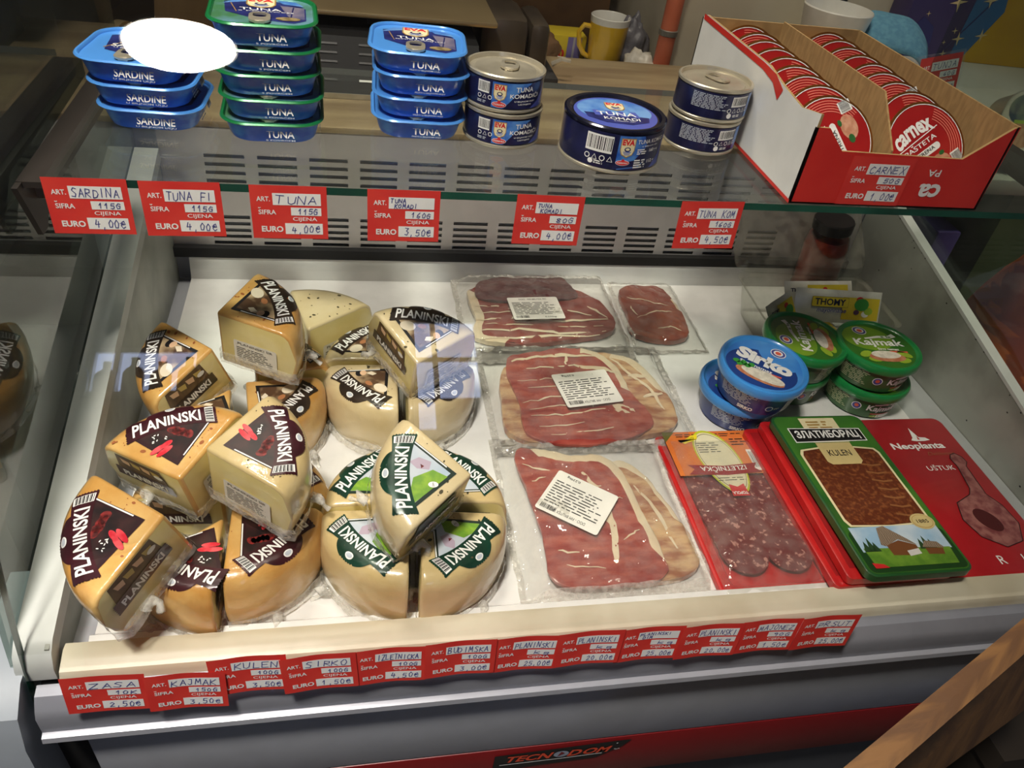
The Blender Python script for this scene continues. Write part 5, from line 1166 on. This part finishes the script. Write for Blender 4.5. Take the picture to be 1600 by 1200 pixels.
b.ell(.09, .065, .03, .018, .0004, mat('box_print_dark'), 18); b.rrect(.155, .07, .034, .044, .006, .0004, mat('box_print_pale', (126, 104, 78), .7)); b.rrect(.155, .07, .022, .032, .004, .0006, bc); b.build('box_print', t)
def lump(name, lab, cat, loc, sx, sy, sz, m, seed, amp=.25, fq=2.0):
    bm = bmesh.new(); bmesh.ops.create_icosphere(bm, subdivisions=4, radius=1)
    for v in bm.verts:
        f = 1 + amp * noise.noise(v.co * fq + Vector((seed, 0, 0))) + amp * .4 * noise.noise(v.co * fq * 3 + Vector((0, seed, 0)))
        z = v.co.z * f
        v.co = (v.co.x * f * sx, v.co.y * f * sy, max(z, -.72) * sz)
    zm = min(v.co.z for v in bm.verts)
    for v in bm.verts: v.co.z -= zm
    b = MB(); b.bm(bm, m); return tag(b.build(name, loc=loc, ang=80), lab, cat)
lump('paper_bag', 'crumpled brown paper bag on the table by the slicer', 'bag', (.315, 1.385, TZ + .013), .05, .022, .032, mat('brown_paper', (112, 82, 54), .8, bump=.5, bscale=40), 3)
lump('plastic_bag', 'crumpled white plastic bag on the table right of the yellow mug', 'bag', (.500, 1.335, TZ), .030, .035, .034, mat('white_plastic_bag', (206, 200, 186), .4, rgb2=(188, 182, 170), bump=.6, bscale=50), 5, .35)
lump('plastic_bag', 'grey plastic bag behind the white one, beside the mug', 'bag', (.505, 1.43, TZ), .030, .03, .055, mat('grey_plastic_bag', (120, 118, 124), .4, rgb2=(98, 96, 104), bump=.6, bscale=50), 8, .35)
t = thing('pipe', 'orange-painted pipe with grey clamps running up the wall corner', 'pipe', (.530, 1.318, -.85))
b = MB(); b.lathe([(.0145, 0), (.0145, 1.6)], mat('pipe_orange', (196, 98, 66), .5, rgb2=(206, 112, 80), scale=14), 20, True, True); b.build('pipe_body', t)
for z in (.66 + .40, .66 + .473, .66 + .36 + .19): b = MB(); b.lathe([(.0145, z), (.0162, z + .001), (.0162, z + .009), (.0145, z + .010)], mat('clamp_grey', (140, 136, 128), .4, .6), 20); b.build('clamp', t)
# right-hand counter behind the red carton
wc = mat('side_counter_white', (196, 196, 186), .5, rgb2=(206, 206, 198), scale=6)
t = thing('side_counter', 'white-topped counter with green front beyond the right end', 'counter', (1.10, 1.02, -.85))
b = MB(); b.box(-.36, .50, -.25, .32, 1.050, 1.070, wc, .002); b.build('counter_top', t)
b = MB(); b.box(-.28, .50, -.24, .32, 0, 1.050, mat('counter_front_green', (58, 74, 34), .5)); b.build('counter_base', t)
CZ = .2205
t = thing('bowl', 'white china bowl behind the red carton', 'bowl', (.752, 1.20, CZ)).scale = (.9, .9, .95); t = bpy.data.objects['bowl']
b = MB(); b.lathe([(0, 0), (.028, 0), (.030, .006), (.052, .040), (.060, .085), (.0585, .087), (.050, .044), (.026, .010), (0, .008)], wmug, 44); b.build('bowl_body', t)
def cloth(i, j):
    x, y = -.065 + .13 * i, -.06 + .12 * j; r = math.hypot(x * .9, y * 1.1)
    return (x, y, .070 - 9 * r * r + .003 * math.sin(i * 9) + .002 * noise.noise((i * 4, j * 4, 2)))
b = MB(); b.grid(24, 20, cloth, mat('blue_cloth', (98, 152, 176), .9, rgb2=(84, 136, 164), scale=120, bump=.5, bscale=300)); c = b.build('blue_cloth', loc=(.850, 1.205, CZ + .012), rot=(0, 0, R(-15))); tag(c, 'light blue cleaning cloth draped over a dark tub behind the red carton', 'cloth')
mm = c.modifiers.new('thickness', 'SOLIDIFY'); mm.thickness = .004
b = MB(); b.lathe([(0, 0), (.034, 0), (.040, .050), (.038, .056), (0, .058)], blackp, 28); tag(b.build('dark_tub', loc=(.850, 1.205, CZ + .0005)), 'dark round tub under the blue cloth', 'tub')
b = MB(); b.tube([(0, 0, 0), (.0, .0, .06), (.004, -.01, .10)], lambda v: .009, blackp, 10); tag(b.build('knife_handle', loc=(.80, 1.285, CZ), rot=(R(-8), R(6), 0)), 'black handle standing between the white bowl and blue cloth', 'handle')
# the box with gold stars on violet, blue and yellow
t = thing('star_box', 'violet, blue and yellow gift box printed with gold stars', 'box', (1.13, 1.262, CZ), (0, 0, R(-4)))
vio = mat('star_violet', (54, 42, 92), .4, rgb2=(62, 50, 104), scale=10)
b = MB(); b.box(-.200, .26, 0, .06, 0, .26, vio, .001); b.build('box_body', t)
b = MB(); b.M = Matrix.Translation((0, -.0004, 0)) @ Matrix.Rotation(R(90), 4, 'X'); z = .0004
b.flat([(-.094, 0), (-.074, 0), (-.010, .085), (-.05, .26), (-.10, .26), (-.09, .10)], z, mat('star_blue', (44, 100, 150), .4)); b.flat([(-.073, 0), (.26, 0), (.26, .26), (-.07, .26), (-.030, .085)], z + .0002, mat('star_yellow', (206, 160, 28), .4, rgb2=(190, 140, 20), scale=8))
b.flat([(-.2, .02), (-.2, .0), (-.135, 0), (-.145, .05), (-.17, .065)], z, mat('star_indigo', (44, 46, 104), .4)); b.ribbon([(-.120, 0), (-.02, .16), (.02, .26)], .0022, z + .0003, mat('star_indigo'))
for (x, y, s_) in ((-.120, .092, .016), (-.092, .036, .012), (-.104, .048, .006), (-.108, .010, .007), (-.052, .045, .012), (-.064, .100, .013), (-.165, .070, .005), (-.115, .028, .004), (-.150, .14, .010), (-.08, .16, .012)):
    P = []
    for k in range(8): a = k * PI / 4 + .2; r_ = s_ if k % 2 == 0 else s_ * .22; P.append((x + r_ * math.cos(a), y + r_ * math.sin(a)))
    b.flat(P, z + .0005, mat('star_gold', (214, 190, 140), .4))
b.build('star_print', t)
o = put_tag('TUNJA', '60G', '3,00e', 'red price tag in a clear holder on the side counter behind the red carton', (.795, .975, CZ + .056), (R(82), R(-10), R(8)), 'red price tags beyond the carton', 91); o.scale = (1.25, 1.25, 1)
b = MB(); b.rrect(0, -.012, .082, .085, .003, -.001, clear('tag_holder', (245, 245, 245), body=.12, ior=1.5)); b.box(-.03, .03, -.06, -.05, -.012, .012, clear('tag_holder')); o2 = b.build('tag_holder', loc=(.795, .977, CZ + .055), rot=(R(82), R(-10), R(8))); tag(o2, 'clear plastic holder behind the red price tag on the side counter', 'holder')
t = thing('spread_tin', 'larger round spread tin marked POSNO leaning at the right edge of the frame', 'tin', (.812, .812, CZ + .0455), (R(62), R(0), R(14)))
b = MB(); b.lathe([(0, -.024), (.043, -.024), (.046, -.002), (.0475, 0), (.0475, .001), (.045, .0014)], STEEL, 44); b.build('tin_body', t)
b = MB(); b.ell(0, 0, .0465, .0465, .0016, mat('posno_cream', (206, 200, 176), .4), 44); z = .0018
b.ell(0, 0, .0445, .0445, z, mat('posno_dark', (64, 34, 34), .4), 40, 0, R(-80), R(80)); b.ell(.004, .024, .034, .019, z + .0001, mat('posno_grey_green', (120, 132, 110), .4, rgb2=(60, 76, 84), scale=40), 26); b.ell(-.004, -.004, .024, .016, z + .0002, mat('posno_pate', (190, 148, 110), .5, rgb2=(164, 116, 78), scale=120), 22)
b.ribbon([(-.02, .012), (.0, .010), (.03, .014)], .004, z + .0003, mat('print_lettuce')); b.flat([(.0, -.044), (.03, -.032), (.040, -.012), (.030, -.010), (.016, -.026)], z + .0003, mat('card_dark_red')); b.text('POSNO', .021, -.027, .026, .006, z + .0005, WHITE, .04, rot=.75)
b.build('tin_print', t)
b = MB(); b.box(-.06, .06, -.045, .045, 0, .010, mat('leaflet_print', (206, 204, 180), .6, rgb2=(150, 170, 110), scale=30), .001); tag(b.build('leaflet_stack', loc=(.93, .86, CZ), rot=(0, 0, R(-12))), 'small stack of printed leaflets behind the POSNO tin', 'leaflets')
# bags seen through the right-hand glass
lump('mesh_sack', 'orange mesh sack of produce outside the right glass', 'sack', (.838, .664, -.2845), .104, .096, .290, mat('orange_mesh', (226, 104, 22), .55, rgb2=(168, 62, 16), scale=7, stretch=(1, 1, 5), lo=.4, hi=.62, detail=4, kind='wave'), 12, .08, 1.4)
lump('bread_loaf', 'brown bread loaf in film outside the right glass, in front of the orange sack', 'bread', (.800, .490, -.2845), .055, .070, .200, mat('bread_crust', (138, 88, 46), .4, 0, .3, rgb2=(166, 116, 66), scale=26, bump=.4), 17, .08, 2)
t = thing('crate_stand', 'dark stand outside the right end carrying the orange sack and bread', 'stand', (.95, .55, -.85))
b = MB(); b.box(-.21, .35, -.25, .22, .53, .565, mat('table_dark_wood')); b.build('stand_top', t)
for sx in (-.18, .32):
    for sy in (-.22, .19): b = MB(); b.box(sx - .02, sx + .02, sy - .02, sy + .02, 0, .53, mat('table_dark_wood')); b.build('leg', t)
t = thing('star_bag', 'violet paper bag with a gold star outside the right glass', 'bag', (.762, .885, -.85))
b = MB(); b.box(-.018, .018, -.10, .10, 0, .99, mat('bag_violet', (64, 52, 112), .4, rgb2=(74, 62, 126), scale=10), .004); b.build('bag_body', t)
b = MB(); b.M = Matrix.Translation((-.0184, 0, .95)) @ Matrix.Rotation(R(-90), 4, 'Z') @ Matrix.Rotation(R(90), 4, 'X')
for (x, y, s_) in ((.062, .006, .018), (.02, .02, .009), (-.05, .0, .012)):
    P = []
    for k in range(8): a = k * PI / 4 + .3; r_ = s_ if k % 2 == 0 else s_ * .25; P.append((x + r_ * math.cos(a), y + r_ * math.sin(a)))
    b.flat(P, .0006, mat('star_gold'))
b.build('star_print', t)
# wooden slat at the lower right, in front of the counter
wd_ = mat('crate_wood', (128, 88, 44), .65, rgb2=(96, 62, 30), scale=9, stretch=(4, 4, 1), detail=6, bump=.3, bscale=80)
SLAT = [((0.3406, 0.2, 0.0219), (0.4952, 0.262, 0.0958)), ((0.3648, 0.188, 0.0428), (0.5065, 0.25, 0.0634)), ((0.4496, 0.205, -0.0165), (0.5971, 0.262, -0.0647))]
E = [(Vector(a), Vector(c)) for a, c in SLAT]
P0 = [e[0] - (e[1] - e[0]) * .9 for e in E]; P1 = [e[1] + (e[1] - e[0]) * .45 for e in E]
P0.append(P0[0] + P0[2] - P0[1]); P1.append(P1[0] + P1[2] - P1[1])
b = MB(); b.add([tuple(p) for p in P0 + P1], [(0, 1, 5, 4), (1, 2, 6, 5), (2, 3, 7, 6), (3, 0, 4, 7), (3, 2, 1, 0), (4, 5, 6, 7)], wd_)
o = b.build('wood_plank', fix=True); tag(o, 'rough wooden plank slanting across the lower right corner in front of the counter', 'plank')
